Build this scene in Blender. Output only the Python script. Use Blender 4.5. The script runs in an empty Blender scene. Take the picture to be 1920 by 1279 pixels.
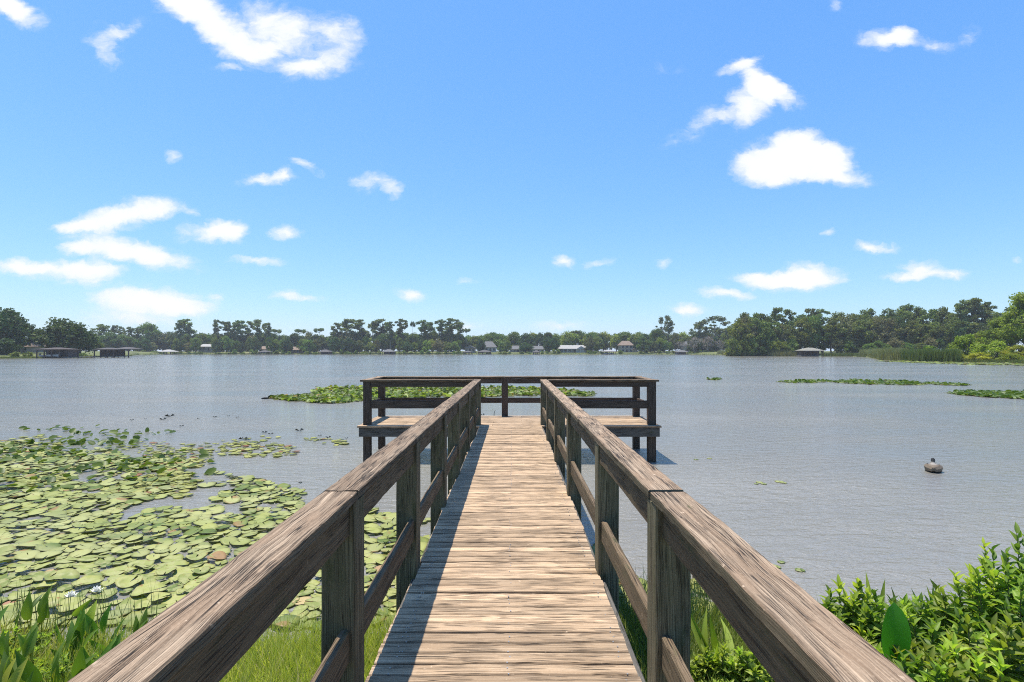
import bpy, math, random
import numpy as np
from mathutils import Vector, noise as mnoise
R = math.radians
scene = bpy.context.scene
COL = scene.collection
random.seed(7); rng = np.random.default_rng(7)

# ------------------------------------------------------------------ camera, sky, sun
EYE = 2.24; HOR = 658.0; VPX = 961.0; F = 1000.0
cam_d = bpy.data.cameras.new('camera'); cam = bpy.data.objects.new('camera', cam_d); COL.objects.link(cam)
cam.location = (0, 0, EYE); cam.rotation_euler = (R(90), 0, 0)
cam_d.sensor_width = 36; cam_d.lens = F / 1920 * 36
cam_d.shift_y = (HOR - 639.5) / 1920; cam_d.shift_x = -(VPX - 960) / 1920
cam_d.clip_start = 0.05; cam_d.clip_end = 20000
scene.camera = cam
scene.view_settings.view_transform = 'Standard'; scene.view_settings.look = 'None'
scene.view_settings.exposure = 0.45; scene.view_settings.gamma = 1.0
scene.view_settings.use_curve_mapping = False
scene.cycles.max_bounces = 8; scene.cycles.transparent_max_bounces = 8
scene.cycles.volume_bounces = 0
scene.cycles.filter_width = 1.05
scene.cycles.use_denoising = False
scene.cycles.sample_clamp_direct = 2.5; scene.cycles.sample_clamp_indirect = 2.0

TOSUN = Vector((-0.19, 0.13, 1.0)).normalized()
sun_d = bpy.data.lights.new('sun', 'SUN'); sun = bpy.data.objects.new('sun', sun_d); COL.objects.link(sun)
sun_d.energy = 4.9; sun_d.angle = R(0.5); sun_d.color = (1.0, 0.935, 0.83)
sun.rotation_euler = TOSUN.to_track_quat('Z', 'Y').to_euler(); sun.location = (-20, 15, 90)

world = bpy.data.worlds.new('World'); scene.world = world; world.use_nodes = True
def build_world():
    nt = world.node_tree; nt.nodes.clear(); N = nt.nodes; L = nt.links
    def n(t, **k):
        x = N.new(t)
        for a, b in k.items(): setattr(x, a, b)
        return x
    out = n('ShaderNodeOutputWorld'); bg = n('ShaderNodeBackground'); bg.inputs[1].default_value = 0.12
    sky = n('ShaderNodeTexSky', sky_type='NISHITA', sun_disc=False)
    sky.sun_elevation = math.asin(TOSUN.z); sky.sun_rotation = math.atan2(TOSUN.x, TOSUN.y)
    sky.altitude = 0; sky.air_density = 1.0; sky.dust_density = 0.35; sky.ozone_density = 1.6
    tc = n('ShaderNodeTexCoord'); sep = n('ShaderNodeSeparateXYZ'); L.new(tc.outputs['Generated'], sep.inputs[0])
    my = n('ShaderNodeMath', operation='MAXIMUM'); L.new(sep.outputs['Y'], my.inputs[0]); my.inputs[1].default_value = 0.02
    du = n('ShaderNodeMath', operation='DIVIDE'); L.new(sep.outputs['X'], du.inputs[0]); L.new(my.outputs[0], du.inputs[1])
    dv = n('ShaderNodeMath', operation='DIVIDE'); L.new(sep.outputs['Z'], dv.inputs[0]); L.new(my.outputs[0], dv.inputs[1])
    cb = n('ShaderNodeCombineXYZ'); L.new(du.outputs[0], cb.inputs[0]); L.new(dv.outputs[0], cb.inputs[1])
    # a slow and a fine warp give the clouds ragged, drawn-out outlines
    def warp(src, scale, amt, sy=1.6):
        mp = n('ShaderNodeMapping'); mp.inputs['Scale'].default_value = (1, sy, 1); L.new(src, mp.inputs[0])
        nz = n('ShaderNodeTexNoise'); nz.inputs['Scale'].default_value = scale; nz.inputs['Detail'].default_value = 5
        nz.inputs['Roughness'].default_value = 0.6
        L.new(mp.outputs[0], nz.inputs['Vector'])
        s = n('ShaderNodeVectorMath', operation='SUBTRACT'); L.new(nz.outputs['Color'], s.inputs[0]); s.inputs[1].default_value = (.5, .5, .5)
        m = n('ShaderNodeVectorMath', operation='MULTIPLY'); L.new(s.outputs[0], m.inputs[0]); m.inputs[1].default_value = (amt, amt * .75, 0)
        a = n('ShaderNodeVectorMath', operation='ADD'); L.new(src, a.inputs[0]); L.new(m.outputs[0], a.inputs[1])
        return a.outputs[0]
    w = warp(cb.outputs[0], 9, 0.050)
    w = warp(w, 34, 0.022); w = warp(w, 120, 0.006)
    # (centre x, centre y, half width, half height in photo pixels, tilt, density)
    CL = [(30,22,62,22,-25,1),(10,8,50,18,-10,.9),(195,95,42,26,-30,.62),(235,55,45,14,20,.42),(205,62,40,14,-15,.4),
          (385,30,75,36,-32,1),(345,8,60,30,-10,1),(440,80,75,32,-20,1),(480,98,60,18,5,.8),(500,40,60,44,-15,.85),(560,60,62,38,10,.75),(640,60,42,36,-20,.8),
          (600,118,75,32,10,.85),(555,125,50,18,0,.7),(430,128,55,10,0,.4),
          (322,297,18,13,0,.6),(498,336,52,12,4,.72),(530,330,22,10,25,.6),(573,312,36,10,-28,.66),(690,336,50,12,5,.55),(735,352,20,17,-25,.8),(690,352,30,12,0,.5),
          (170,418,75,22,8,.75),(240,402,72,28,8,.95),(300,388,48,18,8,.8),(357,393,18,10,-20,.6),(150,425,50,12,0,.7),
          (400,433,78,23,3,.95),(440,430,32,22,0,.75),(538,436,30,15,-4,.95),
          (205,463,90,26,-7,1.0),(285,483,86,23,-10,1.0),(140,468,40,12,0,.7),(480,488,54,9,-6,.8),
          (112,506,118,21,-2,.95),(40,498,50,12,0,.8),(175,508,48,19,-4,.8),(165,534,60,9,0,.45),
          (290,562,115,25,-2,.95),(260,570,80,22,0,.9),(240,600,120,17,0,.75),(350,578,60,16,-8,.8),(410,556,20,8,0,.45),
          (530,553,30,10,10,.7),(575,556,42,8,0,.75),(771,556,26,14,-12,1.0),(875,528,26,8,0,.4),(880,612,30,8,0,.6),(1050,610,60,10,0,.6),
          (1054,489,28,12,-5,.85),(1125,491,34,9,15,.55),(1240,494,20,10,0,.6),(1127,508,16,8,0,.3),
          (1385,122,42,12,25,.85),(1425,150,50,26,-55,1.1),(1455,180,50,24,-20,1.0),(1400,200,46,38,40,1.2),(1330,222,36,24,10,.62),(1285,255,50,20,20,.3),
          (1480,300,98,44,5,1.25),(1500,275,48,32,0,1.1),(1568,302,42,32,-10,1.1),(1560,330,80,18,-8,1.0),(1440,316,58,32,0,1.0),
          (1665,72,58,22,3,1.0),(1690,62,22,24,20,.8),(1755,88,34,14,-8,.5),(1812,65,26,22,40,.38),(1565,10,15,22,0,.45),
          (1628,461,30,12,0,1.0),(1672,466,26,9,0,.6),(1548,436,13,10,0,.5),
          (1450,520,72,16,3,1.05),(1520,512,64,22,0,1.1),(1490,528,95,18,0,1.0),(1360,553,54,12,-3,1.0),(1290,584,42,12,-3,.95),
          (1730,505,42,18,0,1.0),(1690,518,40,10,0,.85),(1780,516,46,10,2,.85),(1250,130,60,16,0,.16),(1905,486,14,6,0,.4)]
    acc = None
    for (px, py, a, b, t, d) in CL:
        mp = n('ShaderNodeMapping', vector_type='TEXTURE')
        mp.inputs['Location'].default_value = ((px - VPX) / F, (HOR - py) / F, 0)
        mp.inputs['Rotation'].default_value = (0, 0, R(t)); mp.inputs['Scale'].default_value = (a * 1.32 / F, b * 1.3 / F, 1)
        L.new(w, mp.inputs[0])
        g = n('ShaderNodeTexGradient', gradient_type='QUADRATIC_SPHERE' if False else 'SPHERICAL'); L.new(mp.outputs[0], g.inputs[0])
        m = n('ShaderNodeMath', operation='MULTIPLY_ADD' if acc is not None else 'MULTIPLY')
        L.new(g.outputs['Fac'], m.inputs[0]); m.inputs[1].default_value = d
        if acc is not None: L.new(acc, m.inputs[2])
        acc = m.outputs[0]
    nz = n('ShaderNodeTexNoise'); nz.inputs['Scale'].default_value = 26; nz.inputs['Detail'].default_value = 7; nz.inputs['Roughness'].default_value = .62
    mp = n('ShaderNodeMapping'); mp.inputs['Scale'].default_value = (1, 1.7, 1); L.new(w, mp.inputs[0]); L.new(mp.outputs[0], nz.inputs['Vector'])
    nm = n('ShaderNodeMath', operation='MULTIPLY_ADD'); L.new(nz.outputs['Fac'], nm.inputs[0]); nm.inputs[1].default_value = 1.15; nm.inputs[2].default_value = -0.60
    gate = n('ShaderNodeMath', operation='MULTIPLY', use_clamp=True); L.new(acc, gate.inputs[0]); gate.inputs[1].default_value = 6
    nm2 = n('ShaderNodeMath', operation='MULTIPLY'); L.new(nm.outputs[0], nm2.inputs[0]); L.new(gate.outputs[0], nm2.inputs[1])
    sm = n('ShaderNodeMath', operation='ADD'); L.new(acc, sm.inputs[0]); L.new(nm2.outputs[0], sm.inputs[1])
    mr = n('ShaderNodeMapRange', interpolation_type='SMOOTHSTEP'); L.new(sm.outputs[0], mr.inputs[0])
    mr.inputs[1].default_value = 0.03; mr.inputs[2].default_value = .90; mr.inputs[4].default_value = 0.95
    # ground side of the sky stays the sky
    ys = n('ShaderNodeMath', operation='GREATER_THAN'); L.new(sep.outputs['Y'], ys.inputs[0]); ys.inputs[1].default_value = 0.03
    fm = n('ShaderNodeMath', operation='MULTIPLY'); L.new(mr.outputs[0], fm.inputs[0]); L.new(ys.outputs[0], fm.inputs[1])
    gain = n('ShaderNodeMix', data_type='RGBA', blend_type='MULTIPLY'); gain.inputs[0].default_value = 1.0
    L.new(sky.outputs[0], gain.inputs[6]); gain.inputs[7].default_value = SKY_TINT
    sc = n('ShaderNodeSeparateColor'); L.new(gain.outputs[2], sc.inputs[0]); cc = n('ShaderNodeCombineColor')
    for i, (ex, k) in enumerate(((.97, 1.13), (.70, 1.54), (.22, 4.2))):
        p_ = n('ShaderNodeMath', operation='POWER'); L.new(sc.outputs[i], p_.inputs[0]); p_.inputs[1].default_value = ex
        q_ = n('ShaderNodeMath', operation='MULTIPLY'); L.new(p_.outputs[0], q_.inputs[0]); q_.inputs[1].default_value = k; L.new(q_.outputs[0], cc.inputs[i])
    ccol = n('ShaderNodeMapRange'); L.new(sm.outputs[0], ccol.inputs[0]); ccol.inputs[1].default_value = .5; ccol.inputs[2].default_value = 1.6
    ccm = n('ShaderNodeMix', data_type='RGBA'); L.new(ccol.outputs[0], ccm.inputs[0])
    ccm.inputs[6].default_value = CLOUD_A; ccm.inputs[7].default_value = CLOUD_B
    mx = n('ShaderNodeMix', data_type='RGBA'); L.new(fm.outputs[0], mx.inputs[0]); L.new(cc.outputs[0], mx.inputs[6]); L.new(ccm.outputs[2], mx.inputs[7])
    L.new(mx.outputs[2], bg.inputs[0]); L.new(bg.outputs[0], out.inputs[0])
SKY_TINT = (.64, .95, 1.30, 1); CLOUD_A = (5.9, 6.1, 6.5, 1); CLOUD_B = (6.9, 6.9, 7.0, 1)
build_world()

# ------------------------------------------------------------------ helpers
def at(px, Y, z=0.0): return Vector(((px - VPX) / F * Y, Y, z))
def wat(px, py): Y = EYE * F / (py - HOR); return at(px, Y, 0)
def tag(o, label=None, cat=None, group=None, kind=None):
    if label: o['label'] = label
    if cat: o['category'] = cat
    if group: o['group'] = group
    if kind: o['kind'] = kind
    return o
def empty(name, loc=(0, 0, 0), rz=0):
    o = bpy.data.objects.new(name, None); COL.objects.link(o); o.location = loc; o.rotation_euler = (0, 0, rz)
    o.empty_display_size = 0.1
    return o
def link(name, me, parent=None):
    o = bpy.data.objects.new(name, me); COL.objects.link(o)
    if parent: o.parent = parent
    return o
class MB:
    def __init__(s): s.v = []; s.f = []; s.uv = []; s.r = []; s.m = []; s.mi = 0; s.e = []
    def add(s, vs, fs, uvs=None, r=None, e=None):
        s.e += (e if e is not None else [0.0] * len(vs)); b = len(s.v); r = random.random() if r is None else r
        s.v += [tuple(p) for p in vs]; s.r += [r] * len(vs)
        for i, f in enumerate(fs):
            s.f.append(tuple(b + k for k in f)); s.m.append(s.mi)
            s.uv += (uvs[i] if uvs else [(vs[k][0] + vs[k][1], vs[k][2] + .37 * vs[k][1]) for k in f])
    def box(s, x0, x1, y0, y1, z0, z1, r=None):
        vs = [(x, y, z) for z in (z0, z1) for y in (y0, y1) for x in (x0, x1)]
        s.add(vs, [(0, 2, 3, 1), (4, 5, 7, 6), (0, 1, 5, 4), (2, 6, 7, 3), (0, 4, 6, 2), (1, 3, 7, 5)], r=r)
    def build(s, name, mats, parent=None, smooth=False):
        me = bpy.data.meshes.new(name); me.from_pydata(s.v, [], s.f)
        uvl = me.uv_layers.new(name='UVMap'); uvl.data.foreach_set('uv', np.array(s.uv, dtype=np.float32).ravel())
        at_ = me.attributes.new('rnd', 'FLOAT', 'POINT'); at_.data.foreach_set('value', np.array(s.r, dtype=np.float32))
        if max(s.e) > 0: me.attributes.new('edge', 'FLOAT', 'POINT').data.foreach_set('value', np.array(s.e, dtype=np.float32))
        if not isinstance(mats, (list, tuple)): mats = [mats]
        for m in mats: me.materials.append(m)
        me.polygons.foreach_set('material_index', s.m)
        if smooth: me.polygons.foreach_set('use_smooth', [True] * len(s.f))
        me.update()
        if smooth: me.set_sharp_from_angle(angle=R(34))
        return link(name, me, parent)
def inst_mesh(name, tv, tf, mats3, offs, material, rnd=None, smooth=False, mi=None):
    """many transformed copies of a small template as one mesh datablock"""
    tv = np.asarray(tv, float); n = len(offs); k = len(tv)
    v = np.einsum('nij,kj->nki', mats3, tv) + offs[:, None, :]
    v = v.reshape(-1, 3)
    lens = [len(f) for f in tf]; flat = np.concatenate([np.array(f) for f in tf])
    loops = (flat[None, :] + (np.arange(n) * k)[:, None]).ravel()
    tot = np.tile(lens, n); starts = np.concatenate([[0], np.cumsum(tot)[:-1]])
    me = bpy.data.meshes.new(name)
    me.vertices.add(len(v)); me.vertices.foreach_set('co', v.astype(np.float32).ravel())
    me.loops.add(len(loops)); me.loops.foreach_set('vertex_index', loops.astype(np.int32))
    me.polygons.add(len(tot)); me.polygons.foreach_set('loop_start', starts.astype(np.int32)); me.polygons.foreach_set('loop_total', tot.astype(np.int32))
    if smooth: me.polygons.foreach_set('use_smooth', np.ones(len(tot), bool))
    a = me.attributes.new('rnd', 'FLOAT', 'POINT')
    rnd = rng.random(n) if rnd is None else rnd
    a.data.foreach_set('value', np.repeat(rnd, k).astype(np.float32))
    for m_ in (material if isinstance(material, (list, tuple)) else [material]): me.materials.append(m_)
    if mi is not None: me.polygons.foreach_set('material_index', np.tile(np.array(mi, dtype=np.int32), n))
    me.update(calc_edges=True); me.validate()
    return me
def frames(d, roll=None, up=(0, 0, 1)):
    """rotation matrices whose local Y is d (n,3) and local Z is as near 'up' as it can be, then rolled"""
    d = d / np.linalg.norm(d, axis=1, keepdims=True)
    u = np.tile(np.array(up, float), (len(d), 1)) + rng.normal(0, 1e-3, d.shape)
    x = np.cross(d, u); x /= np.linalg.norm(x, axis=1, keepdims=True); z = np.cross(x, d)
    if roll is not None:
        c, s_ = np.cos(roll)[:, None], np.sin(roll)[:, None]
        x, z = c * x + s_ * z, -s_ * x + c * z
    return np.stack([x, d, z], axis=2)
def tube(mb, pts, rad, seg=6, r=None, cap=True):
    pts = [Vector(p) for p in pts]; vs = []; fs = []
    for i, p in enumerate(pts):
        t = (pts[min(i + 1, len(pts) - 1)] - pts[max(i - 1, 0)]).normalized()
        a = t.orthogonal().normalized() if abs(t.z) < .99 else Vector((1, 0, 0)); a = (a - t * a.dot(t)).normalized(); b = t.cross(a)
        q = rad[i] if hasattr(rad, '__len__') else rad
        vs += [p + a * q * math.cos(2 * math.pi * k / seg) + b * q * math.sin(2 * math.pi * k / seg) for k in range(seg)]
    for i in range(len(pts) - 1):
        fs += [(i * seg + k, i * seg + (k + 1) % seg, (i + 1) * seg + (k + 1) % seg, (i + 1) * seg + k) for k in range(seg)]
    if cap: fs += [tuple(range(seg))[::-1], tuple(range((len(pts) - 1) * seg, len(pts) * seg))]
    mb.add(vs, fs, r=r)

# ------------------------------------------------------------------ materials
def mat(name):
    m = bpy.data.materials.new(name); m.use_nodes = True; nt = m.node_tree; nt.nodes.clear()
    out = nt.nodes.new('ShaderNodeOutputMaterial')
    return m, nt, out
class NT:
    def __init__(s, nt): s.nt = nt
    def n(s, t, **k):
        x = s.nt.nodes.new(t)
        for a, b in k.items(): setattr(x, a, b)
        return x
    def l(s, a, b): s.nt.links.new(a, b)
    def val(s, sock, v):
        if hasattr(v, 'is_linked'): s.l(v, sock)
        else: sock.default_value = v
    def math(s, op, a, b=0.0, c=0.0, clamp=False):
        x = s.n('ShaderNodeMath', operation=op, use_clamp=clamp)
        for i, v in enumerate((a, b, c)): s.val(x.inputs[i], v)
        return x.outputs[0]
    def mixc(s, f, a, b, mode='MIX'):
        x = s.n('ShaderNodeMix', data_type='RGBA', blend_type=mode); s.val(x.inputs[0], f)
        for i, v in ((6, a), (7, b)):
            if hasattr(v, 'is_linked'): s.l(v, x.inputs[i])
            else: x.inputs[i].default_value = tuple(v) + ((1,) if len(v) == 3 else ())
        return x.outputs[2]
    def noise(s, vec, scale, detail=3, rough=.55, dist=0.0):
        x = s.n('ShaderNodeTexNoise'); x.inputs['Scale'].default_value = scale; x.inputs['Detail'].default_value = detail
        x.inputs['Roughness'].default_value = rough; x.inputs['Distortion'].default_value = dist
        if vec is not None: s.l(vec, x.inputs['Vector'])
        return x.outputs['Fac']
    def scale(s, vec, sc):
        x = s.n('ShaderNodeVectorMath', operation='MULTIPLY'); s.l(vec, x.inputs[0]); x.inputs[1].default_value = sc
        return x.outputs[0]
    def ramp(s, f, a, b, lo=0.0, hi=1.0):
        x = s.n('ShaderNodeMapRange', interpolation_type='SMOOTHSTEP'); s.l(f, x.inputs[0])
        x.inputs[1].default_value = a; x.inputs[2].default_value = b; x.inputs[3].default_value = lo; x.inputs[4].default_value = hi
        return x.outputs[0]
    def attr(s, name):
        x = s.n('ShaderNodeAttribute', attribute_name=name); return x.outputs['Fac']
def wood(name, dark, mid, light, crack=1.0, moss=0.0, side_algae_shade=0.0, bump=1.0, wide=1.0, sat=1.0, vr=.34, grime=0.0):
    m, nt, out = mat(name); t = NT(nt)
    uv = t.n('ShaderNodeUVMap', uv_map='UVMap').outputs[0]; rnd = t.attr('rnd')
    off = t.n('ShaderNodeCombineXYZ'); t.l(t.math('MULTIPLY', rnd, 37.0), off.inputs[0]); t.l(t.math('MULTIPLY', rnd, 91.0), off.inputs[1])
    p = t.n('ShaderNodeVectorMath', operation='ADD'); t.l(uv, p.inputs[0]); t.l(off.outputs[0], p.inputs[1]); p = p.outputs[0]
    # slow sideways warp so the grain wanders and swirls round knots
    wz = t.n('ShaderNodeTexNoise'); wz.inputs['Scale'].default_value = 1.0; wz.inputs['Detail'].default_value = 2
    t.l(t.scale(p, (2.2, 7 * wide, 1)), wz.inputs['Vector'])
    ws = t.math('MULTIPLY', t.math('SUBTRACT', wz.outputs['Fac'], .5), 0.055 / wide)
    vo = t.n('ShaderNodeVectorMath', operation='ADD'); t.l(p, vo.inputs[0]); cx = t.n('ShaderNodeCombineXYZ'); t.l(ws, cx.inputs[1]); t.l(cx.outputs[0], vo.inputs[1])
    q = vo.outputs[0]
    g1 = t.noise(t.scale(q, (.8, 85 * wide, 1)), 1, 5, .66)
    g2 = t.noise(t.scale(q, (3, 330 * wide, 1)), 1, 3, .6)
    bl = t.noise(t.scale(p, (3.2, 11, 1)), 1, 5, .65)
    fine = t.noise(t.scale(p, (90, 170, 1)), 1, 3, .7)
    c1 = t.noise(t.scale(q, (.8, 40 * wide, 1)), 1, 2, .5)
    c2 = t.noise(t.scale(q, (1.6, 105 * wide, 1)), 1, 2, .5)
    ridge1 = t.math('ABSOLUTE', t.math('SUBTRACT', c1, .5)); ridge2 = t.math('ABSOLUTE', t.math('SUBTRACT', c2, .5))
    gatec = t.ramp(t.noise(t.scale(p, (1.9, 7, 1)), 1, 2), .45, .62)
    k1 = t.math('MULTIPLY', t.ramp(ridge1, 0.0, .013, 1, 0), gatec)
    gate2 = t.ramp(t.noise(t.scale(p, (4, 15, 3)), 1, 2), .43, .56)
    k2 = t.math('MULTIPLY', t.ramp(ridge2, 0.0, .028, .85, 0), gate2)
    ck = t.math('MULTIPLY', t.math('MAXIMUM', k1, k2), min(crack, 1.0))
    kn = t.n('ShaderNodeTexVoronoi'); kn.inputs['Scale'].default_value = 1; t.l(t.scale(p, (1.3, 7, 1)), kn.inputs['Vector'])
    knot = t.ramp(kn.outputs['Distance'], .03, .10, .75, 0)
    gg = t.ramp(t.math('ADD', t.math('MULTIPLY', g1, .65), t.math('MULTIPLY', g2, .35)), .34, .66)
    col = t.mixc(gg, dark, light)
    col = t.mixc(t.ramp(bl, .38, .66, 0, .75), col, mid)
    col = t.mixc(t.ramp(fine, .5, .75, 0, .28), col, tuple(min(1, c * 1.25) for c in light))
    col = t.mixc(t.ramp(fine, .28, .42, .30, 0), col, tuple(c * .4 for c in dark))
    if grime > 0:     # dirt and worn fibre along the edges of each plank
        ed = t.attr('edge'); gn = t.noise(t.scale(p, (2.2, 6, 1)), 1, 4, .65)
        col = t.mixc(t.math('MULTIPLY', t.ramp(t.math('ADD', ed, t.math('MULTIPLY', t.math('SUBTRACT', gn, .5), .9)), .50, .95), grime), col, tuple(c * .42 for c in mid))
    lich = t.ramp(t.noise(t.scale(p, (26, 30, 1)), 1, 3, .5), .66, .72, 0, .55)
    col = t.mixc(t.math('MULTIPLY', lich, t.ramp(bl, .45, .6)), col, tuple(min(1, c * 1.35 + .05) for c in light))
    if moss > 0:
        ms = t.ramp(t.noise(t.scale(p, (4, 16, 1)), 1, 5, .7), .66 - .28 * moss, .80 - .2 * moss, 0, .8)
        col = t.mixc(ms, col, (.075, .078, .030))
    if side_algae_shade > 0:  # algae on upright faces, its colour also painting in their shade below bright tops
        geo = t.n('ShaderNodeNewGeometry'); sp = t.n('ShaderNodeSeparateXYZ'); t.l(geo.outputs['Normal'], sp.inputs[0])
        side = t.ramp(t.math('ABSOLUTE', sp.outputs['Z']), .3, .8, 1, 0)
        al = t.math('MULTIPLY', side, t.ramp(t.noise(t.scale(p, (1.7, 9, 1)), 1, 4, .65), .3, .6, .45 * side_algae_shade, side_algae_shade))
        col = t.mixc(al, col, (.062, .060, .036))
    col = t.mixc(t.math('MULTIPLY', knot, .6), col, (.05, .03, .018))
    col = t.mixc(ck, col, (.014, .010, .008))
    hs = t.n('ShaderNodeHueSaturation'); hs.inputs['Saturation'].default_value = sat
    t.l(t.math('MULTIPLY_ADD', rnd, vr, 1 - vr / 2), hs.inputs['Value']); t.l(col, hs.inputs['Color'])
    b = t.n('ShaderNodeBsdfPrincipled'); t.l(hs.outputs[0], b.inputs['Base Color'])
    b.inputs['Roughness'].default_value = .82; b.inputs['Specular IOR Level'].default_value = .25
    h = t.math('ADD', t.math('MULTIPLY', gg, .4), t.math('MULTIPLY', fine, .18)); h = t.math('SUBTRACT', h, t.math('MULTIPLY', ck, 1.6))
    bp = t.n('ShaderNodeBump'); bp.inputs['Strength'].default_value = .8 * bump; bp.inputs['Distance'].default_value = .0045
    t.l(h, bp.inputs['Height']); t.l(bp.outputs[0], b.inputs['Normal']); t.l(b.outputs[0], out.inputs[0])
    return m
def foliage(name, c0, c1, trans=.35, tcol=None, rough=.6, obj_var=.25, spec=.25, dry=None, dry_amt=.06):
    m, nt, out = mat(name); t = NT(nt)
    rnd = t.attr('rnd'); oi = t.n('ShaderNodeObjectInfo')
    col = t.mixc(rnd, c0, c1)
    if dry: col = t.mixc(t.math('GREATER_THAN', t.math('FRACT', t.math('MULTIPLY', rnd, 53.7)), 1 - dry_amt), col, dry)
    hs = t.n('ShaderNodeHueSaturation'); t.l(col, hs.inputs['Color'])
    t.l(t.math('MULTIPLY_ADD', oi.outputs['Random'], obj_var * 2, 1 - obj_var), hs.inputs['Value'])
    t.l(t.math('MULTIPLY_ADD', t.math('FRACT', t.math('MULTIPLY', oi.outputs['Random'], 7.31)), .05, .475), hs.inputs['Hue'])
    b = t.n('ShaderNodeBsdfPrincipled'); t.l(hs.outputs[0], b.inputs['Base Color']); b.inputs['Roughness'].default_value = rough
    b.inputs['Specular IOR Level'].default_value = spec
    tr = t.n('ShaderNodeBsdfTranslucent'); t.l(t.mixc(1.0, hs.outputs[0], tcol or (1.5, 1.6, .6), 'MULTIPLY'), tr.inputs[0])
    mx = t.n('ShaderNodeMixShader'); mx.inputs[0].default_value = trans
    t.l(b.outputs[0], mx.inputs[1]); t.l(tr.outputs[0], mx.inputs[2]); t.l(mx.outputs[0], out.inputs[0])
    return m
def plain(name, col, rough=.7, var=.15, scale=1.5, spec=.4, metallic=0):
    m, nt, out = mat(name); t = NT(nt); tc = t.n('ShaderNodeTexCoord')
    f = t.noise(tc.outputs['Object'], scale, 5, .6)
    c = t.mixc(f, tuple(x * (1 - var * 1.5) for x in col), tuple(min(1, x * (1 + var * 1.5)) for x in col))
    b = t.n('ShaderNodeBsdfPrincipled'); t.l(c, b.inputs['Base Color']); b.inputs['Roughness'].default_value = rough
    b.inputs['Specular IOR Level'].default_value = spec; b.inputs['Metallic'].default_value = metallic
    t.l(b.outputs[0], out.inputs[0]); return m

W_CAP = wood('weathered_cap_wood', (.080, .049, .027), (.285, .190, .118), (.50, .372, .252), crack=1, moss=.12, side_algae_shade=.8, bump=1.3, wide=1.15, grime=.45)
W_RAIL = wood('weathered_rail_wood', (.050, .034, .018), (.150, .103, .060), (.255, .182, .110), crack=.9, moss=.45, side_algae_shade=.4, bump=1.0)
W_POST = wood('algae_stained_post_wood', (.050, .043, .024), (.14, .120, .070), (.26, .225, .140), crack=.9, moss=.55, side_algae_shade=.2)
W_DARK = wood('dark_stained_platform_wood', (.030, .021, .015), (.085, .058, .042), (.150, .108, .078), crack=.8, moss=.15, side_algae_shade=.1)
W_DECK = wood('sun_bleached_deck_wood', (.27, .172, .098), (.46, .320, .198), (.66, .490, .322), crack=1, moss=0, bump=1.0, wide=1.25, vr=.55, grime=.7)
W_RIM = wood('grey_rim_beam_wood', (.05, .045, .038), (.11, .10, .085), (.17, .155, .13), crack=.9, moss=.4)
NAIL = plain('galvanised_nail', (.55, .55, .53), rough=.4, metallic=.8)

# ------------------------------------------------------------------ ground, water
FAR = [(-180, 60), (-95, 60), (-75, 120), (-60, 150), (-50, 190)]
for px, Y in [(0, 158), (120, 165), (200, 195), (240, 215), (262, 300), (300, 335), (700, 338), (1000, 335), (1300, 330), (1350, 300), (1380, 232), (1450, 222),
              (1600, 215), (1625, 190), (1650, 130), (1720, 112), (1800, 104), (1900, 94), (1960, 85)]:
    dx = (px - VPX) / F; FAR.append((math.degrees(math.atan(dx)), Y * math.hypot(1, dx)))
FAR += [(60, 110), (75, 90), (95, 60), (180, 60)]
FA = np.array(FAR)
def far_r(deg): return float(np.interp(deg, FA[:, 0], FA[:, 1]))
def shore_y(x):   # near waterline
    return 4.15 + .25 * math.sin(x * .9 + 1) + (.10 * max(0, x) if x > 0 else -.02 * x) + (.35 if -.8 < x < .8 else 0)
def near_r(deg):
    if abs(deg) > 84: return None
    s, c = math.sin(R(deg)), math.cos(R(deg)); r = 4.3 / c
    for _ in range(6): r = shore_y(r * s) / c
    return min(r, 45)
def gz(t):        # height of the land t metres in from a waterline
    return float(np.interp(t, [-6, -1.2, 0, .6, 2, 5, 14, 40, 120], [-1.2, -.5, 0, .12, .26, .42, 1.15, 1.7, 2.0]))
def ground_z(x, y):
    deg = math.degrees(math.atan2(x, y)); r = math.hypot(x, y); nr = near_r(deg); fr = far_r(deg)
    if nr is None: return .5
    a = gz((nr - r) * math.cos(R(deg))); a = min(a, .45); b = gz(r - fr)
    return max(a, b)
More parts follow.
